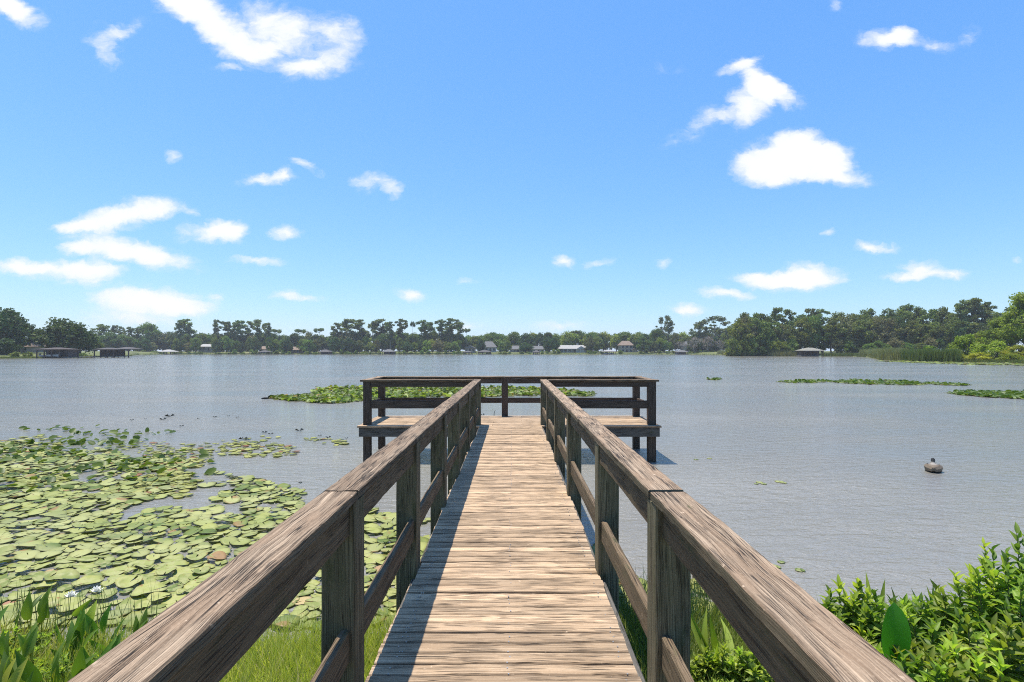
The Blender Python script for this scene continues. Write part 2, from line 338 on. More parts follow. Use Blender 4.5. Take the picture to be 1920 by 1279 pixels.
def build_ground():
    degs = list(np.arange(-180, -60, 4.0)) + list(np.arange(-60, 60, .5)) + list(np.arange(60, 180.01, 4.0))
    fn = [0.02, .35, .6, .75, .85, .92, .97, 1.0]; vs = []; W = 0
    for d in degs:
        nr = near_r(d); fr = far_r(d); n_ = nr or fr * .5
        rr = [n_ * f for f in fn] + [n_ + .5, n_ + 1.2, n_ + 3]
        rr += [n_ + 3 + (fr - 6 - n_ - 3) * k for k in (.1, .3, .6, .85)] + [fr - 6, fr - 2, fr - .5, fr, fr + .5, fr + 2, fr + 5, fr + 14, fr + 40, fr + 120, fr + 500]
        W = len(rr)
        for r in rr:
            x, y = r * math.sin(R(d)), r * math.cos(R(d)); z = ground_z(x, y)
            if 0 < z and r < 60: z += .03 * mnoise.noise((x * 1.3, y * 1.3, 0))
            vs.append((x, y, z))
    fs = []
    for i in range(len(degs) - 1):
        for j in range(W - 1): fs.append((i * W + j, i * W + j + 1, (i + 1) * W + j + 1, (i + 1) * W + j))
    m, nt, out = mat('lawn_and_earth'); t = NT(nt); tc = t.n('ShaderNodeTexCoord')
    a = t.noise(tc.outputs['Object'], .045, 4, .6); b_ = t.noise(tc.outputs['Object'], 1.7, 6, .7)
    c = t.mixc(t.ramp(a, .42, .62), (.105, .135, .030), (.17, .19, .05)); c = t.mixc(t.ramp(b_, .35, .7, 0, .7), c, (.075, .065, .032))
    c = t.mixc(t.ramp(t.noise(tc.outputs['Object'], .03, 3), .60, .66, 0, .5), c, (.36, .31, .20))
    b = t.n('ShaderNodeBsdfPrincipled'); t.l(c, b.inputs['Base Color']); b.inputs['Roughness'].default_value = .95
    t.l(b.outputs[0], out.inputs[0])
    mb = MB(); mb.add(vs, fs, r=.5); o = mb.build('ground', m, smooth=True); o['kind'] = 'structure'
build_ground()

def water_material():
    m, nt, out = mat('rippled_lake_water'); t = NT(nt); tc = t.n('ShaderNodeTexCoord'); P = tc.outputs['Object']
    # calm, sheltered water beside the lily raft and long slicks further out
    calm = t.noise(t.scale(P, (.05, .16, 1)), 1, 4, .6)
    w1 = t.noise(t.scale(P, (1.0, 2.3, 1)), 2.6, 4, .62, .4)
    w2 = t.noise(t.scale(P, (1.0, 1.8, 1)), 11, 4, .62, .3)
    w3 = t.noise(t.scale(P, (.5, 1.2, 1)), .55, 3, .5)
    w4 = t.noise(t.scale(P, (1.0, 1.9, 1)), 34, 3, .6, .2)
    h = t.math('ADD', t.math('MULTIPLY', w1, .075), t.math('MULTIPLY', w2, .026)); h = t.math('ADD', h, t.math('MULTIPLY', w3, .05)); h = t.math('ADD', h, t.math('MULTIPLY', w4, .006))
    amp = t.ramp(calm, .36, .56, .45, 1.0)
    bp = t.n('ShaderNodeBump'); t.l(amp, bp.inputs['Strength']); bp.inputs['Distance'].default_value = 1.0; t.l(h, bp.inputs['Height'])
    b = t.n('ShaderNodeBsdfPrincipled')
    c = t.mixc(t.ramp(calm, .3, .7), WATER_A, WATER_B)
    t.l(c, b.inputs['Base Color']); b.inputs['Roughness'].default_value = .10; b.inputs['IOR'].default_value = 1.9
    t.l(bp.outputs[0], b.inputs['Normal']); t.l(b.outputs[0], out.inputs[0])
    return m
WATER_A = (.200, .188, .157); WATER_B = (.295, .275, .232)
mb = MB(); rad = 640; mb.add([(-rad, 1, 0), (rad, 1, 0), (rad, 420, 0), (-rad, 420, 0)], [(0, 1, 2, 3)], r=.5)
water = mb.build('lake_water', water_material()); water['kind'] = 'structure'

# ------------------------------------------------------------------ the pier
pier = empty('wooden_pier', (0, 0, .743))
tag(pier, 'weathered wooden pier with railed walkway leading to a wide T-shaped platform over the lake', 'pier')
DZ = .743
def board(mb, p0, p1, w, h, up=(0, 0, 1), seg=.06, bev=.006, wob=.002, bend=.0, r=None, step=.022, ends=True):
    """a plank from p0 to p1 (centre line of its cross-section), w across, h along 'up', in pier space"""
    p0, p1 = Vector(p0), Vector(p1); ax = p1 - p0; Ln = ax.length; ax.normalize(); up = Vector(up); sd = ax.cross(up).normalized(); up = sd.cross(ax)
    prof = []
    def edge(a, b):
        n = max(1, round((Vector(b) - Vector(a)).length / step))
        for i in range(n + 1): prof.append(tuple(Vector(a).lerp(Vector(b), i / n)))
    hw, hh = w / 2, h / 2
    edge((-hw + bev, -hh), (hw - bev, -hh)); edge((hw, -hh + bev), (hw, hh - bev)); edge((hw - bev, hh), (-hw + bev, hh)); edge((-hw, hh - bev), (-hw, -hh + bev))
    K = len(prof); n = max(2, int(Ln / seg)); sd0 = random.random() * 50; vs = []; per = [0]
    for i in range(K): per.append(per[-1] + (Vector(prof[(i + 1) % K]) - Vector(prof[i])).length)
    ph = random.random() * 6
    for i in range(n + 1):
        u = Ln * i / n
        sag = bend * math.sin(math.pi * i / n) + wob * 1.2 * mnoise.noise((u * 1.3 + sd0, 3, 1))
        for (a, b) in prof:
            q = (u * 3.0 + sd0, a * 22, b * 22)
            d = wob * mnoise.noise(q) + wob * .8 * mnoise.noise((u * 14 + sd0, a * 60, b * 60))
            corner = max(0, abs(a) / hw + abs(b) / hh - 1.55) * .5
            dd = d - corner * wob * 2.2 * (0.5 + mnoise.noise((u * 9 + sd0, a * 9, b * 9 + 7)))
            rr = Vector((a, b)).normalized() * dd
            vs.append(p0 + ax * u + sd * (a + rr.x) + up * (b + rr.y + sag))
    fs = []; uvs = []
    for i in range(n):
        u0, u1 = Ln * i / n, Ln * (i + 1) / n
        for k in range(K):
            k2 = (k + 1) % K
            fs.append((i * K + k, i * K + k2, (i + 1) * K + k2, (i + 1) * K + k))
            uvs.append([(u0, per[k]), (u0, per[k + 1]), (u1, per[k + 1]), (u1, per[k])])
    if ends:
        fs.append(tuple(range(K))[::-1]); uvs.append([(prof[k][0] * .3, prof[k][1] * .3 + 5) for k in range(K)][::-1])
        fs.append(tuple(range(n * K, n * K + K))); uvs.append([(prof[k][0] * .3, prof[k][1] * .3 + 9) for k in range(K)])
    mb.add(vs, fs, uvs, r=r, e=[max(0.0, (abs(a) / hw - .62) / .38) for _ in range(n + 1) for (a, b) in prof])
def part(name, material, p0, p1, w, h, label=None, **k):
    mb = MB(); board(mb, p0, p1, w, h, **k); o = mb.build(name, material, pier, smooth=True)
    if label: o['label'] = label
    return o
XL, XR = -.643, .570; DXL, DXR = -.629, .577
PL = [.72, 2.18, 3.59, 5.09, 6.45, 7.95, 9.3]; PR = [.70, 2.12, 3.56, 5.50, 7.2, 8.9]
def deck_planks():
    mb = MB(); y = -1.2
    while y < 10.60:
        wd = random.uniform(.084, .094); a = DXL - random.uniform(.022, .040) + .012 * math.sin(y * 2.1); b = DXR + random.uniform(.004, .016) + .010 * math.sin(y * 1.7)
        z = -.017 + random.uniform(-.0035, .003); t = random.uniform(-.004, .004)
        board(mb, (a, y + wd / 2, z), (b, y + wd / 2 + t, z + random.uniform(-.002, .002)), wd, .034, seg=.045, bev=.007, wob=.0032, bend=random.uniform(-.003, .004))
        y += wd + random.choice((.003, .004, .006, .010))
    mb.mi = 1; yy = -.2
    while yy < 10.5:
        for x in (DXL + .06, DXL + .075, -.02, DXR - .05):
            if random.random() < .6:
                xx = x + random.uniform(-.01, .01); s = .0034
                mb.box(xx - s, xx + s, yy - s, yy + s, -.004, .0032)
        yy += .046
    o = mb.build('walkway_deck', [W_DECK, NAIL], pier, smooth=True)
    mb = MB(); y = 10.605
    while y < 12.28:
        wd = random.uniform(.085, .094); j = random.choice((-1.15, .9, 0.2, -.4))
        z = -.017 + random.uniform(-.002, .002)
        for (a, b) in ((-3.09 + random.uniform(-.01, .01), j - .003), (j + .003, 2.96 + random.uniform(-.01, .01))):
            board(mb, (a, y + wd / 2, z), (b, y + wd / 2, z), wd, .034, seg=.12, bev=.005, wob=.0018)
        y += wd + random.uniform(.004, .008)
    mb.build('platform_deck', W_DECK, pier, smooth=True)
deck_planks()
# posts of the walkway (each runs on down as its piling)
def post(x0, x1, y0, z_top, material, low=-1.6, dy=.14, label=None):
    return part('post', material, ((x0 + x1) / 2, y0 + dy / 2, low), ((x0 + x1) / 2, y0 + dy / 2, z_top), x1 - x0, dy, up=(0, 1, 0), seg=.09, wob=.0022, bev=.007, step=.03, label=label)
TOP = .917
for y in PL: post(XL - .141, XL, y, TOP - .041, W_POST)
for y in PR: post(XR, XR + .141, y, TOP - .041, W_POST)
# caps
def cap(x0, x1, y0, y1, z=TOP, wob=.003, bend=0, seg=.03):
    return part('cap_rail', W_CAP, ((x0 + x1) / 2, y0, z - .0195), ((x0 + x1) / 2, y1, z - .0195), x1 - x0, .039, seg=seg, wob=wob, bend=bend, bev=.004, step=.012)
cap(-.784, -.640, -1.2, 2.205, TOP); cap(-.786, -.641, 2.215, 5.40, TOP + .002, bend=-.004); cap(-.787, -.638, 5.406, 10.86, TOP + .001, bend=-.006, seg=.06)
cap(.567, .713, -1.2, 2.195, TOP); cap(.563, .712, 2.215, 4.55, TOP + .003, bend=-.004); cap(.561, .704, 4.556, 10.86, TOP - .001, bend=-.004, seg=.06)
# boards on edge between posts
def between(P, x_in, side, z0, z1, name, material, last=10.74):
    ys = [-1.2] + P + [last]
    for i in range(len(ys) - 1):
        a = ys[i] + (.142 if i else 0); b = ys[i + 1] - .002
        o = x_in + side * (.030 + random.uniform(0, .012)); dz = random.uniform(-.006, .006)
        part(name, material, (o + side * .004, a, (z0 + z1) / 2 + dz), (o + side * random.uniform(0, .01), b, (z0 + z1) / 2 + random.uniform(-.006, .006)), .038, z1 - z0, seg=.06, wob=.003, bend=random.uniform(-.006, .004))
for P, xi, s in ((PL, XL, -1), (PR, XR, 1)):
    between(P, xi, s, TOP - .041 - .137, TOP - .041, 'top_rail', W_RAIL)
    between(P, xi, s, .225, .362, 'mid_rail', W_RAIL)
# stringers below the walkway
for x in (-.66, -.03, .60):
    part('stringer', W_RIM, (x, -1.2, -.13), (x, 10.6, -.13), .04, .185, seg=.3, step=.05)
# platform frame
FY, BY = 10.63, 12.30
part('rim_beam', W_RIM, (-3.065, FY + .02, -.127), (2.935, FY + .02, -.127), .04, .18, seg=.15)
part('rim_beam', W_RIM, (-3.065, BY - .03, -.127), (2.935, BY - .03, -.127), .04, .18, seg=.3)
for x in (-3.045, 2.915): part('rim_beam', W_RIM, (x, FY + .042, -.127), (x, BY - .052, -.127), .04, .18, seg=.3)
for x in (-2.2, -1.4, .0, 1.4, 2.2): part('joist', W_RIM, (x, FY + .042, -.127), (x, BY - .052, -.127), .04, .18, seg=.4, step=.06)
y0 = 10.74
for (a, b, yy) in ((-3.012, -2.868, y0), (2.735, 2.895, y0), (XL - .141, XL, y0), (XR, XR + .141, y0), (-3.06, -2.92, 12.13), (2.755, 2.90, 12.13), (-.245, -.105, 12.13)):
    post(a, b, yy, TOP - .041, W_DARK if yy > 12 or abs(a) > 2 else W_POST, low=-2.2)
def pcap(p0, p1, z=TOP): 
    return part('cap_rail', W_DARK if False else W_CAP, (p0[0], p0[1], z - .0195), (p1[0], p1[1], z - .0195), .145, .039, seg=.1, wob=.003, bev=.006, step=.02)
pcap((-3.07, 10.80), (-.790, 10.80), TOP - .002); pcap((.716, 10.80), (2.95, 10.80), TOP - .002)
pcap((-3.00, 10.876), (-3.00, 12.12), TOP - .004); pcap((2.86, 10.876), (2.86, 12.12), TOP - .004)
pcap((-3.10, 12.195), (-.18, 12.195), TOP - .002); pcap((-.176, 12.195), (2.95, 12.195), TOP - .002)
def prail(name, p0, p1, z0, z1):
    return part(name, W_DARK, (p0[0], p0[1], (z0 + z1) / 2), (p1[0], p1[1], (z0 + z1) / 2), .038, z1 - z0, seg=.12, wob=.002)
for z0, z1, nm in ((.77, TOP - .043, 'top_rail'), (.335, .495, 'mid_rail')):
    prail(nm, (-2.866, 10.775), (XL - .143, 10.775), z0, z1); prail(nm, (XR + .143, 10.775), (2.733, 10.775), z0, z1)
for z0, z1, nm in ((.755, TOP - .043, 'top_rail'), (.31, .43, 'mid_rail')):
    prail(nm, (-2.918, 12.165), (-.247, 12.165), z0, z1); prail(nm, (-.103, 12.165), (2.753, 12.165), z0, z1)
    prail(nm, (-2.99, 10.882), (-2.99, 12.128), z0, z1); prail(nm, (2.83, 10.882), (2.83, 12.128), z0, z1)

# ------------------------------------------------------------------ trees across the lake
BARK = plain('grey_brown_bark', (.13, .105, .085), .9, .3, 3); BARK_P = plain('pale_trunk_bark', (.24, .21, .18), .9, .3, 3)
F_PINE = foliage('pine_needles', (.065, .100, .028), (.185, .225, .062), .25)
F_OAK = foliage('oak_leaves', (.062, .108, .020), (.195, .250, .050), .3)
F_DARK = foliage('dark_tree_leaves', (.030, .064, .020), (.095, .140, .034), .25)
F_LITE = foliage('light_green_leaves', (.12, .165, .026), (.30, .34, .060), .4)
F_WILL = foliage('yellow_green_willow_leaves', (.15, .19, .02), (.33, .37, .04), .4)
F_DRY = foliage('bare_grey_twigs', (.17, .14, .12), (.30, .25, .22), .1)
F_RIGHT = foliage('deep_green_wood_leaves', (.060, .094, .022), (.200, .225, .050), .3)
F_MOSSY = foliage('olive_grey_leaves', (.10, .10, .04), (.22, .21, .09), .25)
LQ = [(-.5, -.35, 0), (.1, -.5, .12), (.55, .05, 0), (-.05, .5, -.1)]; LF = [(0, 1, 2, 3)]
def rand_rot(n):
    d = rng.normal(size=(n, 3)); return frames(d, rng.random(n) * 6.28)
def clumps_mesh(name, centres, radii, per, size, material, flat=1.0):
    offs = []; 
    for c, r in zip(centres, radii):
        k = max(6, int(per * (r ** 2)))
        d = rng.normal(size=(k, 3)); d /= np.linalg.norm(d, axis=1, keepdims=True)
        q = d * (r * (rng.random((k, 1)) ** .5) * rng.uniform(.75, 1.35, (k, 1))) * np.array([1, 1, flat]); offs.append(q + np.array(c))
    offs = np.concatenate(offs); m3 = rand_rot(len(offs)) * (size * rng.uniform(.6, 1.3, (len(offs), 1, 1)))
    # clump-level tone so crowns show light and dark masses of leaves
    tone = np.concatenate([np.full(max(6, int(per * (r ** 2))), rng.random()) for r in radii])
    rnd = np.clip(.55 * tone + .45 * rng.random(len(offs)), 0, 1)
    return inst_mesh(name, LQ, LF, m3, offs, material, rnd)
def trunk_mesh(name, H, r0, limbs, material, lean=.3, z_top=None):
    mb = MB(); n = 6; zt = z_top or H * .9
    pts = [(lean * math.sin(i * 1.1), lean * math.cos(i * .9) - lean, zt * i / n) for i in range(n + 1)]
    tube(mb, pts, [r0 * (1 - .75 * i / n) for i in range(n + 1)], 6)
    for (zb, c) in limbs:
        i = min(n, max(0, int(zb / zt * n))); b = Vector(pts[i]); e = Vector(c)
        mid = b.lerp(e, .5) + Vector((0, 0, -.3)); tube(mb, [b, mid, e], [r0 * .35, r0 * .22, r0 * .08], 4)
    o = mb.build(name, material); me = o.data; bpy.data.objects.remove(o); return me
PROTO = {}
def proto(key, kind, H, W, crown_me, trunk_me): PROTO.setdefault(key, []).append((kind, H, W, crown_me, trunk_me))
def make_protos():
    for s in range(4):   # tall pine: bare trunk, uneven layered top
        H, W = 22, 10; cs = []; rs = []
        nC = 20 + s * 3
        for i in range(nC):
            z = H * (.40 + .57 * (i + .5) / nC); a = rng.random() * 6.28; rr = W * .5 * rng.uniform(.15, .85) * (1 - .55 * abs((z / H - .75) / .36) ** 1.5)
            cs.append((rr * math.cos(a), rr * math.sin(a), z)); rs.append(rng.uniform(.8, 1.9))
        cs.append((0, 0, H * .965)); rs.append(1.2)
        proto('pine', 'pine_tree', H, W, clumps_mesh('crown', cs, rs, 58, .66, F_PINE, .75), trunk_mesh('trunk', H, .3, [(c[2] - 1.5, c) for c in cs[:12]], BARK_P))
    for s in range(2):   # umbrella pine
        H, W = 20, 9; cs = [(W * .36 * math.cos(a) * q, W * .36 * math.sin(a) * q, H * (.88 + .07 * rng.random()) - q * 1.6) for a, q in zip(np.arange(9) * .72, [.2, 1, .9, 1, .6, .9, 1, .7, 1])]
        rs = list(rng.uniform(1.0, 1.6, 9)); proto('umb', 'pine_tree', H, W, clumps_mesh('crown', cs, rs, 75, .6, F_PINE, .85), trunk_mesh('trunk', H, .26, [(H * .78, c) for c in cs], BARK_P))
    def dome(key, kind, fol, H, W, n, zlo, r, size, per, bark, seeds=3, gap=0.0, top=.5):
        for s in range(seeds):
            cs = []; rs = []
            for i in range(n):
                while True:
                    x, y, z = rng.uniform(-1, 1, 3)
                    if .25 < x * x + y * y + z * z < 1: break
                z01 = (z + 1) / 2; wd = 1 if z01 < top else 1 - .35 * (z01 - top) / (1 - top)
                cs.append((x * W * .42 * wd, y * W * .42 * wd, H * (zlo + (1 - zlo) * (.04 + .88 * z01)))); rs.append(W * r * rng.uniform(.6, 1.35))
            if gap: keep = rng.random(n) > gap; cs = [c for c, k in zip(cs, keep) if k]; rs = [c for c, k in zip(rs, keep) if k]
            proto(key, kind, H, W, clumps_mesh('crown', cs, rs, per, size, fol, .8), trunk_mesh('trunk', H, W * .03, [(c[2] * .55, c) for c in cs[::3]], bark, z_top=H * .75))
    dome('oak', 'oak_tree', F_OAK, 13, 14, 34, .10, .13, .62, 42, BARK)
    dome('oakd', 'oak_tree', F_DARK, 13, 14, 38, .04, .14, .62, 44, BARK)
    dome('lite', 'broadleaf_tree', F_LITE, 11, 11, 30, .08, .13, .55, 50, BARK, 2)
    dome('moss', 'broadleaf_tree', F_MOSSY, 12, 12, 32, .08, .13, .55, 46, BARK, 2)
    dome('wood', 'broadleaf_tree', F_RIGHT, 20, 13, 46, .12, .115, .62, 52, BARK, 4, top=.6)
    dome('open', 'broadleaf_tree', F_PINE, 22, 15, 34, .42, .085, .6, 46, BARK_P, 2, gap=.1)
    dome('bare', 'bare_tree', F_DRY, 10, 12, 26, .25, .11, .42, 30, BARK_P, 2)
    dome('shrub', 'shrub', F_OAK, 4, 5, 16, -.05, .17, .4, 75, BARK, 2)
    dome('willow', 'willow_shrub', F_WILL, 6, 9, 30, -.05, .12, .34, 110, BARK, 2)
    dome('green', 'broadleaf_tree', F_LITE, 16, 13, 60, .05, .10, .36, 110, BARK, 1)
make_protos()
def plant_tree(key, px, top_y, wpx, Y, label, group, cat=None, v=None, name=None, zb=None):
    L_ = PROTO[key]; kind, H0, W0, cm, tm = L_[(v if v is not None else random.randrange(len(L_))) % len(L_)]
    p = at(px, Y); zg = ground_z(p.x, p.y) - .15 if zb is None else zb
    h = EYE + (HOR - top_y) / F * Y - zg; w = wpx / F * Y
    o = empty(name or kind, (p.x, p.y, zg), random.random() * 6.28)
    o.scale = (w / W0, w / W0, h / H0)
    link('crown', cm, o); link('trunk', tm, o)
    tag(o, label, cat or ('shrub' if 'shrub' in kind else 'tree'), group)
    return o
# landmarks used in labels, by photo x
LM = [(165, 255, 'behind the twin-roofed boathouse'), (255, 340, 'around the small pale-roofed boathouse'), (340, 480, 'beside the grey-roofed lawn house'),
      (480, 580, 'around the tan-roofed cottages'), (580, 700, 'between the two far dark boathouses'), (700, 870, 'above the far sandy bank'),
      (870, 1035, 'around the grey-roofed houses'), (1035, 1130, 'around the long white ranch house'), (1130, 1215, 'around the tan hip-roofed house'),
      (1215, 1380, 'around the pale house'), (1380, 1510, 'behind the olive scrub'), (1510, 1620, 'behind the right-shore boathouse'),
      (1620, 1790, 'behind the tall reed bed'), (1790, 2200, 'on the near right shore')]
def where(px):
    for a, b, s in LM:
        if a <= px < b: return s
    return 'on the near left shore'
# skyline features: (x, top y, kind, width px)
SKY = [(190,608,'pine',30),(213,610,'pine',18),(226,612,'pine',16),(243,613,'pine',18),(278,606,'oak',48),(262,615,'pine',16),(352,598,'pine',36),(338,603,'pine',18),(377,624,'oak',30),
       (408,600,'pine',20),(428,603,'pine',26),(446,601,'pine',28),(466,602,'pine',26),(487,600,'pine',26),(501,606,'pine',20),(518,614,'umb',20),(563,614,'umb',22),(598,612,'umb',20),
       (629,605,'pine',26),(650,598,'pine',40),(676,599,'pine',36),(700,602,'pine',24),(716,598,'pine',40),(732,603,'pine',24),(752,598,'pine',28),(774,598,'umb',12),(793,601,'pine',34),(808,604,'pine',24),
       (826,600,'pine',30),(845,597,'pine',40),(862,604,'pine',24),(874,612,'umb',16),(1029,621,'umb',14),(1064,620,'lite',36),(1080,617,'umb',22),(1112,624,'oak',40),(1160,622,'umb',20),(1190,623,'oak',40),
       (1246,589,'open',46),(1232,616,'oak',34),(1338,589,'open',80),(1310,606,'open',40),(1368,610,'oak',30)]
ADJ = {'pine': ('tall pine with layered crown', 'pines standing above the far treeline'), 'umb': ('slender flat-topped pine', 'flat-topped pines along the far shore'),
       'oak': ('rounded green oak', 'oaks along the far shore'), 'oakd': ('dense dark oak', 'oaks along the far shore'), 'lite': ('pale green leafy tree', 'pale green trees on the far shore'),
       'moss': ('olive-grey leafy tree', 'olive-grey trees on the far shore'), 'open': ('tall open-crowned tree', 'open-crowned trees'),
       'wood': ('tall dense woodland tree', 'trees of the right-hand wood'), 'bare': ('leafless grey tree', 'bare grey trees')}
for i, (px, ty, k, w) in enumerate(SKY):
    plant_tree(k, px, ty, w * (1.2 if k == 'pine' else 1.0), random.uniform(358, 385), ADJ[k][0] + ' rising highest ' + where(px), ADJ[k][1], name=None)
px = 168
while px < 1395:     # continuous back row
    k = random.choices(['oak', 'oakd', 'moss', 'lite'], [5, 3, 1.2, 1])[0]; ty = random.uniform(621, 630)
    plant_tree(k, px, ty, random.uniform(30, 46), random.uniform(372, 398) if px > 255 else random.uniform(330, 380), ADJ[k][0] + ' in the back row ' + where(px), ADJ[k][1])
    px += random.uniform(9, 15)
GAPS = [(300, 322), (380, 398), (490, 500), (548, 560), (600, 614), (716, 734), (874, 886), (908, 924), (962, 972), (1002, 1012), (1052, 1094), (1132, 1150), (1168, 1190), (1272, 1286)]
px = 250
while px < 1370:     # front row of lower trees, open where houses look out on the lake
    w = random.uniform(16, 30)
    if not any(a - w * .30 < px < b + w * .30 for a, b in GAPS):
        k = random.choices(['oak', 'oakd', 'moss', 'lite'], [4, 4, 1, .8])[0]
        plant_tree(k, px, random.uniform(630, 643), w, random.uniform(343, 352), 'low ' + ADJ[k][0] + ' near the water ' + where(px), ADJ[k][1])
    px += random.uniform(8, 15)
px = 255
while px < 1370:     # waterside shrubs
    w = random.uniform(7, 14)
    if not any(a - 3 < px < b + 3 for a, b in GAPS) or random.random() < .25:
        plant_tree('shrub', px, random.uniform(655, 660), w, random.uniform(338, 342), 'small green shrub at the water edge ' + where(px), 'waterside shrubs on the far shore')
    px += random.uniform(7, 17)
# bare trees in front of the pale house
for px, ty, w in ((1302, 628, 34), (1328, 630, 30), (1278, 636, 24), (1350, 634, 24)):
    plant_tree('bare', px, ty, w, 338, 'leafless grey tree in front of the pale house, ' + {1302: 'tallest of the four', 1328: 'second tallest', 1278: 'leftmost of the four', 1350: 'rightmost of the four'}[px], 'bare grey trees')
def shore_far0(px): d = math.degrees(math.atan((px - VPX) / F)); return far_r(d) * math.cos(R(d))
# near left shore
plant_tree('oakd', 12, 576, 92, 178, 'tall very dark tree at the left edge of the lake view', 'trees on the near left shore', v=0)
plant_tree('oakd', 45, 602, 56, 190, 'dark tree between the tall left-edge tree and the big round oak', 'trees on the near left shore', v=1)
plant_tree('oakd', 116, 596, 96, 182, 'big round dark oak over the left boathouses', 'trees on the near left shore', v=2)
plant_tree('oakd', 152, 612, 52, 184, 'dark green lower tree on the right side of the big round oak', 'trees on the near left shore', v=0)
plant_tree('oak', 70, 618, 44, 205, 'green tree showing behind the dark left-shore trees', 'trees on the near left shore', v=1)
plant_tree('oak', 176, 634, 30, 225, 'small green tree behind the dark twin-roofed boathouse', 'trees on the near left shore', v=1)
plant_tree('oakd', 8, 632, 44, 168, 'low dark bushy tree at the far left waterline', 'trees on the near left shore', v=1)
plant_tree('oak', -45, 590, 80, 170, 'tree just outside the left edge of the lake view', 'trees on the near left shore', v=1)
for px, ty, w, t_ in ((1790, 652, 44, 'among the reeds before the willow shrubs'), (1840, 660, 50, 'at the water below the willow shrubs'), (1890, 662, 50, 'at the water below the right-edge willow'), (1740, 650, 40, 'inside the reed bed')):
    plant_tree('willow' if px != 1740 else 'shrub', px, ty, w, shore_far0(px) + 3, 'low yellow-green shrub ' + t_, 'shrubs on the right shore', cat='shrub')
for px, ty, w, t_ in ((30, 660, 22, 'left of the low brown boathouse'), (52, 657, 18, 'touching the low brown boathouse'), (150, 660, 22, 'between the two left boathouses'), (165, 662, 16, 'at the foot of the twin-roofed boathouse')):
    plant_tree('shrub', px, ty, w, 164 if px < 100 else 176, 'low green shrub ' + t_, 'shrubs on the near left shore')
# right-hand wood
RW = [(1395,583,44,236),(1412,581,40,245),(1432,584,38,240),(1454,577,34,252),(1475,580,34,250),(1500,586,40,244),(1524,579,32,252),(1541,580,30,250),(1571,578,44,246),(1600,584,40,240),(1628,571,50,244),
      (1662,573,46,240),(1696,567,54,236),(1722,572,40,230),(1746,567,48,226),(1770,571,36,222),(1789,576,34,216),(1806,563,38,214),(1830,560,44,212),(1851,566,36,210),(1872,574,38,205),(1896,568,46,200),(1930,560,60,190),(1990,555,80,180)]
for i, (px, ty, w, Y) in enumerate(RW):
    k = 'pine' if px in (1454, 1475, 1524, 1541, 1806, 1830, 1851) else 'wood'
    plant_tree(k, px, ty, w * 1.15, Y, ADJ[k][0] + ' in the skyline ' + where(px), 'trees of the right-hand wood')
px = 1385
while px < 1900:
    k = random.choices(['wood', 'oak', 'oakd', 'moss'], [5, 3, 1, 1])[0]
    plant_tree(k, px, random.uniform(588, 608), random.uniform(38, 54), 228 if px < 1600 else 228 - (px - 1600) * .13, 'middle-height ' + ADJ[k][0] + ' ' + where(px), 'trees of the right-hand wood')
    px += random.uniform(12, 19)
px = 1376
while px < 1800:
    k = random.choices(['oak', 'moss', 'lite', 'oakd'], [5, 1.5, 1, 1])[0]
    if not 1500 < px < 1556: plant_tree(k, px, random.uniform(630, 645), random.uniform(22, 34), 224 if px < 1620 else 205, 'low ' + ADJ[k][0] + ' at the foot of the wood ' + where(px), 'trees of the right-hand wood')
    px += random.uniform(12, 20)
for i, (px, ty, w) in enumerate([(1372, 652, 30), (1388, 648, 30), (1402, 641, 30), (1420, 644, 30), (1440, 650, 28), (1462, 648, 26), (1482, 650, 24), (1498, 655, 18)]):
    plant_tree('willow' if i % 3 == 2 else 'lite', px, ty, w, 226, 'olive-yellow scrub bush left of the right-hand boathouse', 'olive scrub bushes', cat='shrub', name='scrub_bush')
# near right shore
plant_tree('green', 1925, 541, 105, 112, 'bright green tall tree at the right edge of the lake view', 'trees on the near right shore')
plant_tree('green', 1880, 590, 76, 118, 'bright green tree left of the tall right-edge tree', 'trees on the near right shore')
plant_tree('green', 1845, 622, 58, 122, 'smaller green tree rising behind the willow shrubs', 'trees on the near right shore')
plant_tree('willow', 1822, 624, 72, 110, 'tall yellow-green willow shrub beside the reed bed', 'willow shrubs on the right shore')
plant_tree('willow', 1800, 645, 40, 113, 'small yellow-green willow shrub touching the reed bed', 'willow shrubs on the right shore')
plant_tree('willow', 1865, 640, 74, 104, 'wide low yellow-green willow shrub under the tall right-edge tree', 'willow shrubs on the right shore')
plant_tree('willow', 1908, 645, 60, 100, 'yellow-green willow shrub at the right edge of the view', 'willow shrubs on the right shore')
plant_tree('willow', 1950, 645, 50, 100, 'yellow-green willow shrub just outside the right edge', 'willow shrubs on the right shore')

# reeds
BLADE = [(-.5, 0, 0), (.5, 0, 0), (.4, .55, .04), (-.4, .55, .04), (0, 1, .14)]; BLF = [(0, 1, 2, 3), (3, 2, 4)]
def blades(name, pos, h, w, material, lean=.25, rnd=None):
    n = len(pos); d = np.stack([rng.normal(0, lean, n), rng.normal(0, lean, n), np.ones(n)], 1)
    az = rng.random(n) * 6.28; m3 = frames(d, None, up=(.01, .02, 0)); 
    fr = frames(d, az, up=(1, 0, .01))
    hh = h * rng.uniform(.55, 1.15, n); ww = w * rng.uniform(.7, 1.3, n)
    S = np.stack([ww, hh, hh], 1)[:, None, :]
    me = inst_mesh(name, BLADE, BLF, fr * S, pos, material, rnd)
    return link(name, me)
F_REED = foliage('reed_blades', (.15, .16, .06), (.30, .29, .13), .3, obj_var=0); F_REEDG = foliage('green_reed_blades', (.085, .12, .03), (.18, .21, .06), .3, obj_var=0)
def shore_far(px): d = math.degrees(math.atan((px - VPX) / F)); return far_r(d) * math.cos(R(d))
